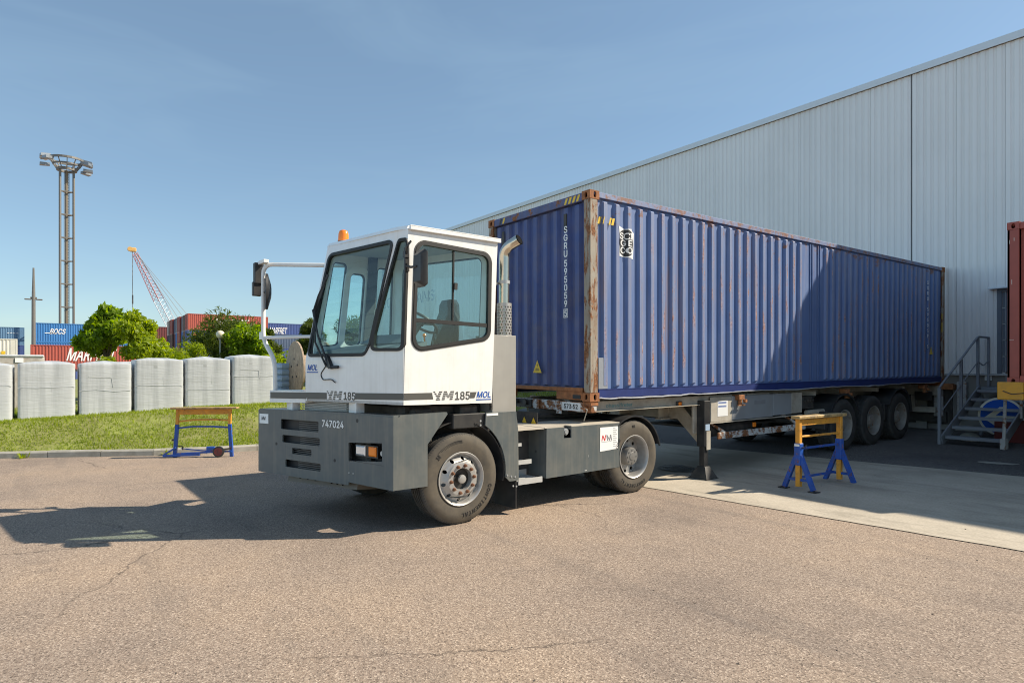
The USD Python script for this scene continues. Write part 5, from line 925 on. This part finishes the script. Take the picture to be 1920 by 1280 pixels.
# ------------------------------------------------------------------ red container at the next dock, on its chassis
rc = X('shipping_container', (-3.53, 12.42, 1.53), label='dark red container cut off by the right edge of the picture', cat='container')
RL, RH = 5.82, 2.591
cr2 = [c for c in np.arange(.3, 5.6, .278)]
m = ridge_panel([c for c in np.arange(.33, 2.2, .25)], CW - .16, .15, RH - .10, D=.04, flat=.09, slope=.03, endr=.012, y0=.16); v = m.vertices.copy(); m.vertices = np.stack([v[:, 1], .045 - v[:, 0], v[:, 2]], 1); m.invert(); P(rc, 'front_panel', m, BOX_RED, 25)
m = ridge_panel(cr2, RL - .16, .16, RH - .09, y0=.16); m.vertices[:, 0] *= -1; m.invert(); P(rc, 'side_panel', m, BOX_RED, 25)
m = ridge_panel(cr2, RL - .16, .16, RH - .09, y0=.16); m.vertices[:, 0] += CW; P(rc, 'side_panel', m, BOX_RED, 25)
P(rc, 'roof', bx(.02, CW - .02, .05, RL, RH - .05, RH - .02), BOX_RED)
for x, s in ((0, 1), (CW, -1)):
    P(rc, 'corner_post', [bx(x + s * .003, x + s * .155, .003, .04, .118, RH - .118, .006), bx(x + s * .003, x + s * .04, .003, .15, .118, RH - .118, .006)], RED_POST); P(rc, 'rear_corner_post', bx(x + s * .003, x + s * .15, RL - .15, RL, .0, RH), RED_POST)
    P(rc, 'top_side_rail', bx(x, x + s * .06, .17, RL, RH - .09, RH - .01), BOX_RED); P(rc, 'bottom_side_rail', bx(x, x + s * .05, .17, RL, .0, .16), BOX_RED)
    for z, sz in ((0, -1), (RH, 1)): P(rc, 'corner_casting', casting(x, 0, z, -s, -1, sz), RED_POST)
P(rc, 'top_end_rail', bx(.162, CW - .162, .01, .09, RH - .12, RH - .015, .006), BOX_RED); P(rc, 'bottom_end_rail', bx(.162, CW - .162, .01, .06, .01, .15, .006), BOX_RED)
P(rc, 'paint_scratch', [bx(.03, .036, .0005, .002, 2.25, 2.31), bx(.09, .095, .0005, .002, 2.29, 2.34), bx(.03, .09, .0005, .002, .72, .726), bx(.06, .066, .0005, .002, 1.6, 1.68)], SIGN_CREAM)
r2 = X('chassis_trailer', (-3.53, 12.42, 0), label='yellow ended chassis trailer under the dark red container', cat='trailer')
P(r2, 'front_bolster', [bx(-.10, .24, -.12, .10, 1.30, 1.58, .012), bx(.24, CW, -.02, .12, 1.32, 1.45, .01)], mat('chassis_yellow', (.62, .29, .02), .5, var=.1, dirt=(.16, .09, .03), dirt_amt=.6, dirt_scale=6, rust=.3))
P(r2, 'strap', tube([(-.02, -.125, 1.44), (.10, -.128, 1.39), (.24, -.126, 1.41), (.4, -.05, 1.40)], .007, 6), INK)
for x in (.35, 2.05): P(r2, 'main_beam', bx(x - .05, x + .05, .12, RL, 1.30, 1.50), CHASSIS_BLACK)
for x in (.4, 2.0): P(r2, 'landing_leg', [bx(x - .06, x + .06, 1.2, 1.34, .45, 1.3, .006), bx(x - .045, x + .045, 1.22, 1.32, .19, .5), bx(x - .14, x + .14, 1.1, 1.42, float(gz(0, 13.7)) + .006, .20)], CHASSIS_BLACK)
for ya in (3.7, 5.0):
    zz_ = float(gz(0, 12.42 + ya)) + .53
    P(r2, 'axle', cyl((.1, ya, zz_), (CW - .1, ya, zz_), .07, 12), CHASSIS_BLACK); wheel(r2, (0.0, ya, zz_), 'trailer', w=.36, face=-1); wheel(r2, (CW, ya, zz_), 'trailer', w=.36)

# ------------------------------------------------------------------ wrapped bales on the bank
def bale(seed, w=1.12, d=1.05, h=1.30, bulge=.065):
    r = np.random.default_rng(seed); n = 72; a = np.linspace(0, 2 * np.pi, n, endpoint=False); e = 15.0
    cx, cy = np.sign(np.cos(a)) * np.abs(np.cos(a)) ** (2 / e), np.sign(np.sin(a)) * np.abs(np.sin(a)) ** (2 / e)
    zs = np.r_[0, np.linspace(.01, h - .10, 34), h - .06, h - .03, h - .008, h, h + .03, h + .05, h + .06]; sc_ = np.ones(len(zs)); sc_[-7:] = (1, .998, .992, .97, .74, .40, .02)
    V = []
    for z, s in zip(zs, sc_):
        lay = 0 * z + .003 * (abs(((z / (h / 5)) % 1) - .5) < .06) * -1
        p = np.stack([cx * w / 2 * (s + lay), cy * d / 2 * (s + lay), np.full(n, z)], 1)
        nn = meshkit.fbm(np.c_[p[:, 0] * 1.5, p[:, 1] * 1.5, p[:, 2] * 7 + 0 * p[:, 0]] + seed * 7.1, 4, seed) - .5
        p[:, :2] *= (1 + .014 * nn[:, None]); 
        if z > h - .02: p[:, 2] += 1.0 * bulge * (meshkit.fbm(np.c_[p[:, 0] * 6, p[:, 1] * 6, 0 * p[:, 0]] + seed, 3, seed) - .35) * np.clip(1.15 - np.maximum(abs(cx * s), abs(cy * s)), .25, 1)
        V.append(p)
    V = np.array(V); m = grid(np.concatenate([V, V[:, :1]], 1)); return m
labels = ['first shrink wrapped bale, cut off by the left edge of the picture', 'large grey shrink wrapped bale, second in the row from the left', 'grey shrink wrapped bale with a loose film flap, third in the row', 'grey shrink wrapped bale with a paper tag, fourth in the row left of the trestle', 'grey shrink wrapped bale with a paper tag, directly above the trestle', 'grey shrink wrapped bale with a film tail, last before the white handrail', 'grey shrink wrapped bale hidden behind the white handrail and cab']
for k in range(-1, 5):
    yc = -.53 + .59 + 1.18 * k; xc = -18.57 - .052 * k - .56; h = [1.28, 1.28, 1.27, 1.31, 1.30, 1.33, 1.3][k + 1]
    b = X('wrapped_bale', (xc + rng.normal(0, .02), yc, float(row_z(yc)) - .02), rng.normal(0, 1.5), label=labels[k + 1], cat='bale', group='shrink wrapped bales on the grass bank')
    P(b, 'film_wrap', bale(50 + k, w=1.10, d=1.115 + rng.normal(0, .012), h=h + rng.normal(0, .015)), BALE, 40)
    r = np.random.default_rng(k + 5)
    P(b, 'film_fold', [tube([(.552, -.55, z), (.555, -.2, z + r.normal(0, .012)), (.554, .2, z + r.normal(0, .012)), (.552, .55, z + r.normal(0, .02))], .0045, 5) for z in (h * (.25 + .4 * r.random()),)], FILM_EDGE)
    if k in (2, 3, 4): P(b, 'paper_tag', bx(.545, .551, -.13, -.05, h - .20, h - .14), LABEL_PAPER)
    if k in (1, 4): P(b, 'film_tail', [bar((.553, -.35, h - .34), (.555, .12, h - .36), .003, .02), bar((.555, .12, h - .36), (.556, .15, h - .60), .003, .012)], FILM_EDGE)
    else: P(b, 'film_tail', bar((.5525, .08, h - .42), (.5525, .085, h - .66), .002, .007), FILM_EDGE)
for k, (y, lab) in enumerate(((-2.4, 'weathered brown topped bale stack standing behind the first bales at far left'), (-.75, 'weathered wrapped stack with a white tag behind the second bale'))):
    b = X('bale_stack', (-25.3 + .15 * k, y, .55), label=lab, cat='bale')
    P(b, 'film_wrap', bale(80 + k, w=1.5, d=1.55, h=1.60, bulge=.05), BALE_BROWN, 40); P(b, 'top_sheet', bx(-.78, .78, -.76, .76, 1.58, 1.66, .03), BALE)
    if k: P(b, 'paper_tag', bx(.76, .775, .05, .25, 1.42, 1.56), DECAL_WHITE)
b = X('bale_stack', (-24.6, 3.1, .75), label='low grey wrapped stack seen between the third and fourth bales', cat='bale'); P(b, 'film_wrap', bale(90, w=1.3, d=3.2, h=1.22, bulge=.05), BALE, 40)

# cable drum and sacks beyond the platform
dr = X('cable_drum', (-19.55, 6.62, .92), -90, label='weathered wooden cable drum standing behind the step platform', cat='cable drum')
dt = trimesh.transformations.translation_matrix((0, 0, .86))
def drum_disc(x0, x1):
    out = []; R_ = .84
    for k in range(9):
        a, b = -R_ + k * 2 * R_ / 9 + .003, -R_ + (k + 1) * 2 * R_ / 9 - .003; g = Point(0, 0).buffer(R_, quad_segs=20).intersection(sbox(a, -2, b, 2)); out.append(plate(g, (x0, 0, .86), (0, 1, 0), (0, 0, 1), (1, 0, 0), x1 - x0))
    return out
for g in drum_disc(.42, .47): P(dr, 'flange_board', g, WOOD)
for g in drum_disc(-.47, -.42): P(dr, 'flange_board', g, WOOD)
P(dr, 'barrel', cyl((-.42, 0, .86), (.42, 0, .86), .42, 28), WOOD); 
for a in (0.4, 1.7, 2.9, 4.1, 5.4): P(dr, 'flange_bolt', cyl((.47, .3 * math.cos(a), .86 + .3 * math.sin(a)), (.485, .3 * math.cos(a), .86 + .3 * math.sin(a)), .03, 8), INK)
P(dr, 'rope', [tube([(.49, -.70, .15 + .09 * k), (.50, -.66, .20 + .09 * k), (.49, -.70, .24 + .09 * k)], .02, 6) for k in range(6)], ROPE)
for k, (x, y) in enumerate(((-20.5, 6.15), (-20.2, 7.2))):
    s = X('sack_stack', (x, y, .82), 10, label=['pale blue stacked sacks behind the handrail post', 'pale blue stacked sacks beside the cable drum'][k], cat='sacks')
    for q in range(6): P(s, 'sack', bx(-.42 + rng.normal(0, .012), .42, -.36, .36, q * .19, q * .19 + .185, .05), PALE_BLUE)

# ------------------------------------------------------------------ vegetation
def tree(name, loc, h, rad, leafm, seed, label, cat_='tree', n=5200, size=.075, base=.25, squash=1.0, droop=0.0, spiky=False):
    r = np.random.default_rng(seed); t = X(name, loc, label=label, cat=cat_); hc = h * base
    P(t, 'trunk', tube([(0, 0, -.25), (.02, .01, hc * .6), (r.normal(0, .04), r.normal(0, .04), h * .62)], [h * .022, h * .018, h * .008], 9), BARK, 40)
    cl = []
    nb = 16
    for k in range(nb):
        a = k * 2.4 + r.random(); el = r.uniform(-.25, 1.25); d = np.array([math.cos(a) * math.cos(el), math.sin(a) * math.cos(el), math.sin(el) * squash]); c0 = np.array([0, 0, hc + (h - hc) * .42]); tip = c0 + d * np.array([rad, rad, (h - hc) * .52]) * r.uniform(.55, .95)
        if k < 7: P(t, 'limb', tube([np.array([0, 0, hc + .1 * k * (h - hc) * .5]), (c0 + tip) / 2, tip], [h * .010, h * .007, h * .002], 6), BARK)
        cl.append((tip, r.uniform(.24, .42) * rad)); cl.append(((c0 + tip) / 2 + r.normal(0, .1, 3) * rad, r.uniform(.25, .4) * rad))
    w = np.array([c[1] ** 2 for c in cl]); i = r.choice(len(cl), n, p=w / w.sum()); cen = np.array([c[0] for c in cl])[i]; R_ = np.array([c[1] for c in cl])[i]
    d = r.normal(size=(n, 3)); d /= np.linalg.norm(d, axis=1, keepdims=True); p = cen + d * (R_ * r.random(n) ** .38)[:, None]; p[:, 2] -= droop * np.hypot(p[:, 0], p[:, 1]) ** 2 / rad
    p = p[p[:, 2] > hc * .5]; n = len(p); d = d[:n]
    s = size * r.uniform(.6, 1.35, n); u = r.normal(size=(n, 3)) + d * .2; u /= np.linalg.norm(u, axis=1, keepdims=True); v = np.cross(u, d + r.normal(0, .7, (n, 3))); v /= np.linalg.norm(v, axis=1, keepdims=True); nn = np.cross(u, v)
    wd = .22 if spiky else .55
    V = np.stack([p - u * s[:, None], p + v * (s * wd)[:, None] + nn * (s * .15)[:, None], p + u * s[:, None] * 1.15, p - v * (s * wd)[:, None] + nn * (s * .15)[:, None]], 1).reshape(-1, 3); o = np.arange(n)[:, None] * 4
    P(t, 'crown', trimesh.Trimesh(V, np.concatenate([o + [0, 1, 2], o + [0, 2, 3]]), process=False), leafm); return t
tree('maple_tree', (-28.9, 1.95, .7), 3.75, .95, LEAF_MAPLE, 3, 'leafy dark green maple tree behind the second bale, left of the rounder tree', n=6800, size=.125, base=.22)
tree('lime_tree', (-27.0, 2.95, .7), 3.4, .92, LEAF_LIME, 4, 'round bright green tree behind the third and fourth bales', n=6500, size=.085, base=.15)
tree('shrub', (-26.6, 1.75, .7), 1.7, .55, LEAF_LIME, 14, 'small bright shrub under the maple tree at the lamp mast foot', 'shrub', n=1800, size=.07, base=.1)
tree('shrub', (-33.2, 5.55, .7), 2.35, 1.05, LEAF_LIME, 5, 'light green feathery shrub left of the globe lamp post', 'shrub', n=4200, size=.10, base=.05, spiky=True)
tree('fir_tree', (-36.5, 7.75, .7), 4.2, 2.1, LEAF_FIR, 6, 'dark olive conifer behind the globe lamp post', n=8000, size=.14, base=.12, spiky=True, droop=.12)
tree('broadleaf_tree', (-33.6, 8.30, .7), 3.5, 1.25, LEAF_MAPLE, 7, 'round green broadleaf tree right of the globe lamp', n=5600, size=.11, base=.12)
tree('fir_tree', (-35.2, 9.5, .7), 3.6, .85, LEAF_FIR, 8, 'olive conifer behind the white handrail', n=6000, size=.13, base=.1, spiky=True, droop=.1)
tree('broadleaf_tree', (-28.0, 8.1, .8), 1.75, 1.1, LEAF_LIME, 9, 'low bright green bush left of the cable drum', 'bush', n=4200, size=.085, base=.05)
tree('fir_tree', (-30.9, 10.5, .7), 4.0, .80, LEAF_FIR, 10, 'yellowish conifer seen partly through the left of the windshield', n=6200, size=.12, base=.1, spiky=True, droop=.1)
tree('fir_tree', (-29.4, 12.2, .7), 3.9, 1.25, LEAF_FIR, 12, 'dark conifer seen through the windshield of the tractor', n=6200, size=.12, base=.1, spiky=True, droop=.1)

# ------------------------------------------------------------------ lamps, mast, crane
g = X('globe_lamp', (-34.46, 7.14, .7), label='street lamp with a cream globe in front of the broadleaf tree', cat='street lamp')
P(g, 'post', cyl((0, 0, 0), (0, 0, 2.6), .045, 12, .035), GALV); P(g, 'globe', trimesh.creation.icosphere(3, .205).apply_translation((0, 0, 2.79)), LAMP_GLOBE, True); P(g, 'collar', cyl((0, 0, 2.55), (0, 0, 2.62), .09, 14), LAMP_GREY)
g2 = X('globe_lamp', (-32.2, 10.35, .7), label='thin lamp post behind the white handrail bend', cat='street lamp'); P(g2, 'post', cyl((0, 0, 0), (0, 0, 1.9), .04, 10), GALV); P(g2, 'cap', cyl((0, 0, 1.9), (0, 0, 1.95), .06, 10), LAMP_GREY)
lp = X('lamp_post', (-87.5, -.91, 0), label='slim grey lamp post left of the floodlight mast', cat='lamp post')
P(lp, 'pole', tube([(0, 0, 0), (0, 0, 9.0), (0, 0, 12.8)], [.22, .18, .09], 12), LAMP_GREY); P(lp, 'lamp_head', [bx(-.2, .2, -.8, -.2, 9.28, 9.40, .03), bx(-.2, .2, .2, .8, 9.28, 9.40, .03), bx(-.05, .05, -.3, .3, 9.35, 9.6)], LAMP_GREY)
ms = X('floodlight_mast', (-115.8, 2.75, 0), 0, label='tall three legged floodlight mast rising over the trees at left', cat='floodlight mast')
legs = [(1.0 * math.cos(a), 1.0 * math.sin(a)) for a in (math.radians(-50), math.radians(70), math.radians(190))]
legs = [(.45, -.82), (.28, .84), (-.6, .04)]
for x, y in legs: P(ms, 'leg', cyl((x, y, 0), (x, y, 31.2), .165, 12), LAMP_GREY, 40)
P(ms, 'ladder', [cyl((0, d, 0), (0, d, 31.2), .05, 6) for d in (-.30, -.16, .28)] + [bx(-.03, .03, .0, .28, z, z + .05) for z in np.arange(5, 31, .4)], LAMP_GREY)
P(ms, 'cable_duct', bx(-.12, .10, -.12, .10, 0, 31.2), mat('cable_duct_tan', (.20, .16, .11), .6, var=.15))
for z in np.arange(4.0, 31, 3.43): P(ms, 'brace', [bar((*legs[i], z), (*legs[(i + 1) % 3], z), .10, .16) for i in range(3)], LAMP_GREY)
def ring(r, z, w, h, n=24): return revolve([(-h / 2, r - w), (-h / 2, r), (h / 2, r), (h / 2, r - w), (-h / 2, r - w)], n).apply_transform(trimesh.transformations.rotation_matrix(-np.pi / 2, (0, 1, 0))).apply_translation((0, 0, z))
P(ms, 'head_frame', [ring(1.3, 31.3, .35, .35), ring(2.25, 32.75, .20, .30), ring(1.75, 32.0, .15, .2)], LAMP_GREY)
for a in np.linspace(0, 2 * np.pi, 12, endpoint=False): P(ms, 'head_strut', bar((1.2 * math.cos(a), 1.2 * math.sin(a), 31.2), (2.2 * math.cos(a), 2.2 * math.sin(a), 32.75), .10, .10), LAMP_GREY)
for k, (a, z, tl_) in enumerate(((-1.35, 33.2, .2), (-1.75, 33.1, .2), (-1.0, 32.7, .15), (-1.5, 31.9, .1), (1.35, 33.0, .25), (1.7, 32.8, .2), (1.05, 32.6, .2), (1.5, 31.8, .1), (2.0, 31.7, .1), (-2.1, 33.4, .3))):
    rr = 2.35; z = z - .25; c = np.array([rr * math.cos(a), rr * math.sin(a), z]); o = np.array([math.cos(a), math.sin(a), 0]); tn = np.array([-math.sin(a), math.cos(a), 0])
    P(ms, 'floodlight', hull([c + o * x + tn * y + (0, 0, q - tl_ * x) for x, y, q in ((-.3, -.3, .18), (-.3, .3, .18), (-.3, -.3, -.18), (-.3, .3, -.18), (.9, -.45, .22), (.9, .45, .22), (.9, -.45, -.15), (.9, .45, -.15))]), FLOOD if k not in (9,) else DECAL_WHITE)
cr_ = X('harbour_crane', label='red and white lattice crane boom with a yellow head over the containers', cat='crane')
p0, p1 = np.array((-201.0, 30.3, 11.0)), np.array((-208.3, 20.4, 34.9)); dv = (p1 - p0) / np.linalg.norm(p1 - p0); ub = np.cross(dv, (0.85, .6, .2)); ub /= np.linalg.norm(ub); wb = np.cross(dv, ub)
Lb = np.linalg.norm(p1 - p0)
def boom(f0, f1, w0, w1, k):
    out = []; C = [(-1, -1), (1, -1), (1, 1), (-1, 1)]; pt = lambda f, c, w: p0 + dv * Lb * f + (ub * c[0] + wb * c[1]) * w
    fs = np.linspace(f0, f1, k + 1); ws_ = np.linspace(w0, w1, k + 1)
    for c in C: out.append(tube([pt(f, c, w) for f, w in ((f0, w0), (f1, w1))], .10, 5))
    for i in range(k):
        for j in range(4): out.append(tube([pt(fs[i], C[j], ws_[i]), pt(fs[i + 1], C[(j + 1) % 4], ws_[i + 1])], .055, 4))
    return out
P(cr_, 'boom', boom(0, .42, .95, .95, 9), CRANE_WHITE, label='white lower boom'); P(cr_, 'boom', boom(.42, .97, .95, .45, 13), CRANE_RED, label='red upper boom')
P(cr_, 'head', [bx(-.7, .4, -.9, .7, -.5, .7, .2).apply_translation(p1 + (0, 0, .2)), cyl(p1 + (.5, -.9, .4), p1 + (-.5, -.9, .4), .6, 14)], CRANE_YELLOW)
P(cr_, 'hoist_cable', [cyl(p1 + (0, -.2, 0), p1 + (0, -.2, -18), .09, 5), cyl(p1 + (0, -.2, -12.5), p1 + (0, -.2, -15), .18, 6)], LAMP_GREY)
P(cr_, 'stay_cable', [tube([p1 + (0, .2, 0), np.array((-199.5, 33.0 + k, 11.5 + 1.2 * k))], .055, 4) for k in range(3)], LAMP_GREY)
P(cr_, 'cab_body', [bx(-206, -196, 28, 38, 3.5, 11, .3), bx(-204, -198, 30, 36, 0, 3.5)], CRANE_WHITE)

# ------------------------------------------------------------------ container yard beyond the trees
FAR = {}
def farmat(name, c): 
    if name not in FAR: FAR[name] = mat('yard_' + name, c, .55, var=.07, scale=1.5, dirt=tuple(.6 * q + .03 for q in c), dirt_amt=.35, dirt_scale=1.2)
    return FAR[name]
COL = {'red': (.36, .075, .05), 'blue': (.035, .17, .42), 'navy': (.05, .085, .24), 'grey': (.20, .20, .21), 'brown': (.15, .075, .05), 'cream': (.55, .50, .42), 'slate': (.085, .12, .18), 'maroon': (.16, .04, .04), 'white': (.62, .60, .52), 'orange': (.42, .11, .05), 'dark': (.06, .062, .075), 'steel': (.10, .20, .32)}
def far_box(loc, color, label, L=12.192, h=2.591, letters=None, end='plain', group=None, kindlab='container', side=True):
    """length along +y from loc, width towards -x; lit long side faces +x, end faces -y"""
    b = X('yard_container', loc, label=label, cat='container', group=group); m_ = farmat(color, COL[color])
    if side:
        n = int((L - .5) / .28); ysn, dn = [.15], [0]
        for k in range(n):
            for f, d in ((.1, 0), (.3, -.04), (.6, -.04), (.8, 0)): ysn.append(.25 + (k + f) * .28); dn.append(d)
        ysn.append(L - .15); dn.append(0); ysn, dn = np.array(ysn), np.array(dn)
        P(b, 'side_panel', grid(np.stack([np.stack([dn - .015, ysn, np.full_like(ysn, .12)], 1), np.stack([dn - .015, ysn, np.full_like(ysn, h - .1)], 1)])), m_)
        P(b, 'core', bx(-2.40, -.06, .08, L - .05, .1, h - .02), m_)
    else: P(b, 'core', bx(-2.40, -.02, .08, L - .05, .1, h - .02), m_)
    P(b, 'frame', [bx(-.1, 0, 0, .14, 0, h, .01), bx(-2.438, -2.338, 0, .14, 0, h, .01), bx(-.08, 0, .14, L - .14, h - .1, h), bx(-.06, 0, .14, L - .14, 0, .13), bx(-.1, 0, L - .14, L, 0, h), bx(-2.33, -.1, 0, .1, h - .13, h), bx(-2.33, -.1, 0, .1, 0, .13)], m_)
    P(b, 'end_panel', [bx(-2.33 + .37 * k, -2.12 + .37 * k, .03, .08, .13, h - .13) for k in range(6)], m_)
    if letters:
        for s, hh, y, z, w, col, sl in letters: P(b, 'lettering', text(s, hh, (-.006, y, z), S_U, S_V, .01, True, width=w, slant=sl), col)
    return b
LW = DECAL_WHITE; LO_ = mat('orange_lettering', (.75, .28, .02), .5)
# left group
far_box((-107.0, -1.1, 5.33), 'blue', 'bright blue container, top of its stack left of the floodlight mast', letters=[('BOCS', .68, 1.75, 1.15, 1.8, LW, .3), ('-', .68, 1.2, .95, 1.3, LW, 0)])
far_box((-107.0, -1.1, 2.735), 'blue', 'bright blue container below the topmost one, just above the red container', letters=[('BOCS', .68, 1.75, 1.15, 1.8, LW, .3)])
far_box((-107.0, -1.1, .14), 'navy', 'navy container at the bottom of the blue stack, hidden by the red one')
far_box((-84.0, -1.15, 1.69), 'red', 'red container lettered MARFRET in front of the blue stack', letters=[('MARFRET', 1.3, 3.1, .95, 4.7, LW, .45)])
fb = X('flatbed_trailer', (-84.0, -1.15, 0), label='flatbed under the red container lettered in white at far left', cat='trailer'); P(fb, 'deck', bx(-2.4, 0, .1, 12.2, 1.45, 1.68, .02), CHASSIS_BLACK)
for y in (8.0, 9.4, 10.8): P(fb, 'wheel', [revolve([(-.2, .2), (-.2, .5), (.2, .5), (.2, .2)], 20).apply_translation((-.25, y, .5)), revolve([(-.2, .2), (-.2, .5), (.2, .5), (.2, .2)], 20).apply_translation((-2.15, y, .5))], OLD_TYRE)
P(fb, 'support_leg', [bx(-.4, -.2, 1.5, 1.7, 0, 1.46), bx(-2.2, -2.0, 1.5, 1.7, 0, 1.46)], CHASSIS_BLACK)
for k in range(3): far_box((-118.5, -14.5, .0 + 2.6 * k + (-.0)), 'steel' if k == 2 else 'navy', ['dark blue container at the foot of the far left stack', 'dark blue container in the middle of the far left stack', 'blue container with white end print topping the far left stack'][k], letters=[('-', .5, 10.2 + .35 * q, 1.5, .22, LW, 0) for q in range(4)] if k == 2 else None)
rf = far_box((-76.0, -14.2, 1.75), 'white', 'cream refrigerated container with yellow labels at the left edge', h=2.8)
P(rf, 'hazard_label', [plate(Polygon([(0, 0), (.6, 0), (.3, .5)]), (-.0, 9.9, .95), S_U, S_V, t=.01), bx(0, .01, 9.75, 10.6, .1, .5), bx(0, .01, 11.0, 11.3, 1.35, 1.65)], YELLOW)
fb2 = X('flatbed_trailer', (-76.0, -14.2, 0), label='flatbed under the cream refrigerated container', cat='trailer'); P(fb2, 'deck', bx(-2.4, 0, .1, 12.2, 1.5, 1.74, .02), CHASSIS_BLACK); P(fb2, 'support_leg', [bx(-.4, -.2, y, y + .2, 0, 1.5) for y in (1.5, 10)] + [bx(-2.2, -2.0, y, y + .2, 0, 1.5) for y in (1.5, 10)], CHASSIS_BLACK)
# right group: corner stack and its receding ends
top = ['red', 'brown', 'grey', 'red', 'grey', 'slate', 'red', 'brown', 'cream']; mid = ['navy', 'brown', 'blue', 'orange', 'blue', 'maroon', 'brown', 'dark', 'dark']; low = ['slate', 'blue', 'red', 'red', 'maroon', 'red', 'grey', 'dark', 'dark']; bot = ['brown', 'navy', 'red', 'grey', 'blue', 'red', 'brown', 'navy', 'dark']
ordn = ['corner', 'second', 'third', 'fourth', 'fifth', 'sixth', 'seventh', 'eighth', 'ninth']
for c in range(9):
    for r, (names, lvl) in enumerate(((bot, 'ground'), (low, 'second'), (mid, 'third'), (top, 'top'))):
        col = names[c]; lab = f'{col} container end, {lvl} level of the {ordn[c]} stack counted leftwards from the red corner stack' if c else {'ground': 'brown container at the foot of the tall corner stack', 'second': 'slate container low in the tall corner stack behind the feathery shrub', 'third': 'blue container with orange lettering under the red corner container', 'top': 'red container lettered MARFRET topping the tall corner stack'}[lvl]
        L_ = None
        if c == 0 and r == 3: L_ = [('MARFRET', 1.15, 3.8, .75, 5.4, LW, .45)]
        if c == 0 and r == 2: L_ = [('SEACO', .62, .7, 1.55, 1.9, LO_, 0), ('-', .5, .7, 1.0, 1.5, LW, 0)]
        far_box((-110.7 - 2.52 * c, 18.2 + .12 * (c % 3), 2.6 * r), col, lab, letters=L_, side=c == 0, group='container stack ends facing the yard' if c else None)
far_box((-110.7, 18.2 + 12.6, 0), 'brown', 'brown ground level container right of the corner stack'); far_box((-110.7, 30.8, 2.6), 'navy', 'navy second level container right of the corner stack behind conifers')
far_box((-115.5, 30.0, 0), 'navy', 'navy ground level container behind the handrail'); far_box((-115.5, 30.0, 2.6), 'blue', 'blue second level container behind the handrail'); far_box((-115.5, 30.0, 5.2), 'slate', 'slate third level container behind the handrail')
far_box((-117.0, 30.0, 7.25 - 0.0), 'navy', 'navy container with white MARFRET lettering seen inside the handrail', letters=[('MARFRET', 1.05, 2.3, .75, 3.2, LW, .4)])
for r in range(4): far_box((-136.0, 16.0, 2.4 * r), 'maroon', f'maroon container, {["ground", "second", "third", "top"][r]} level of the stack right behind the round bright tree', h=2.4)
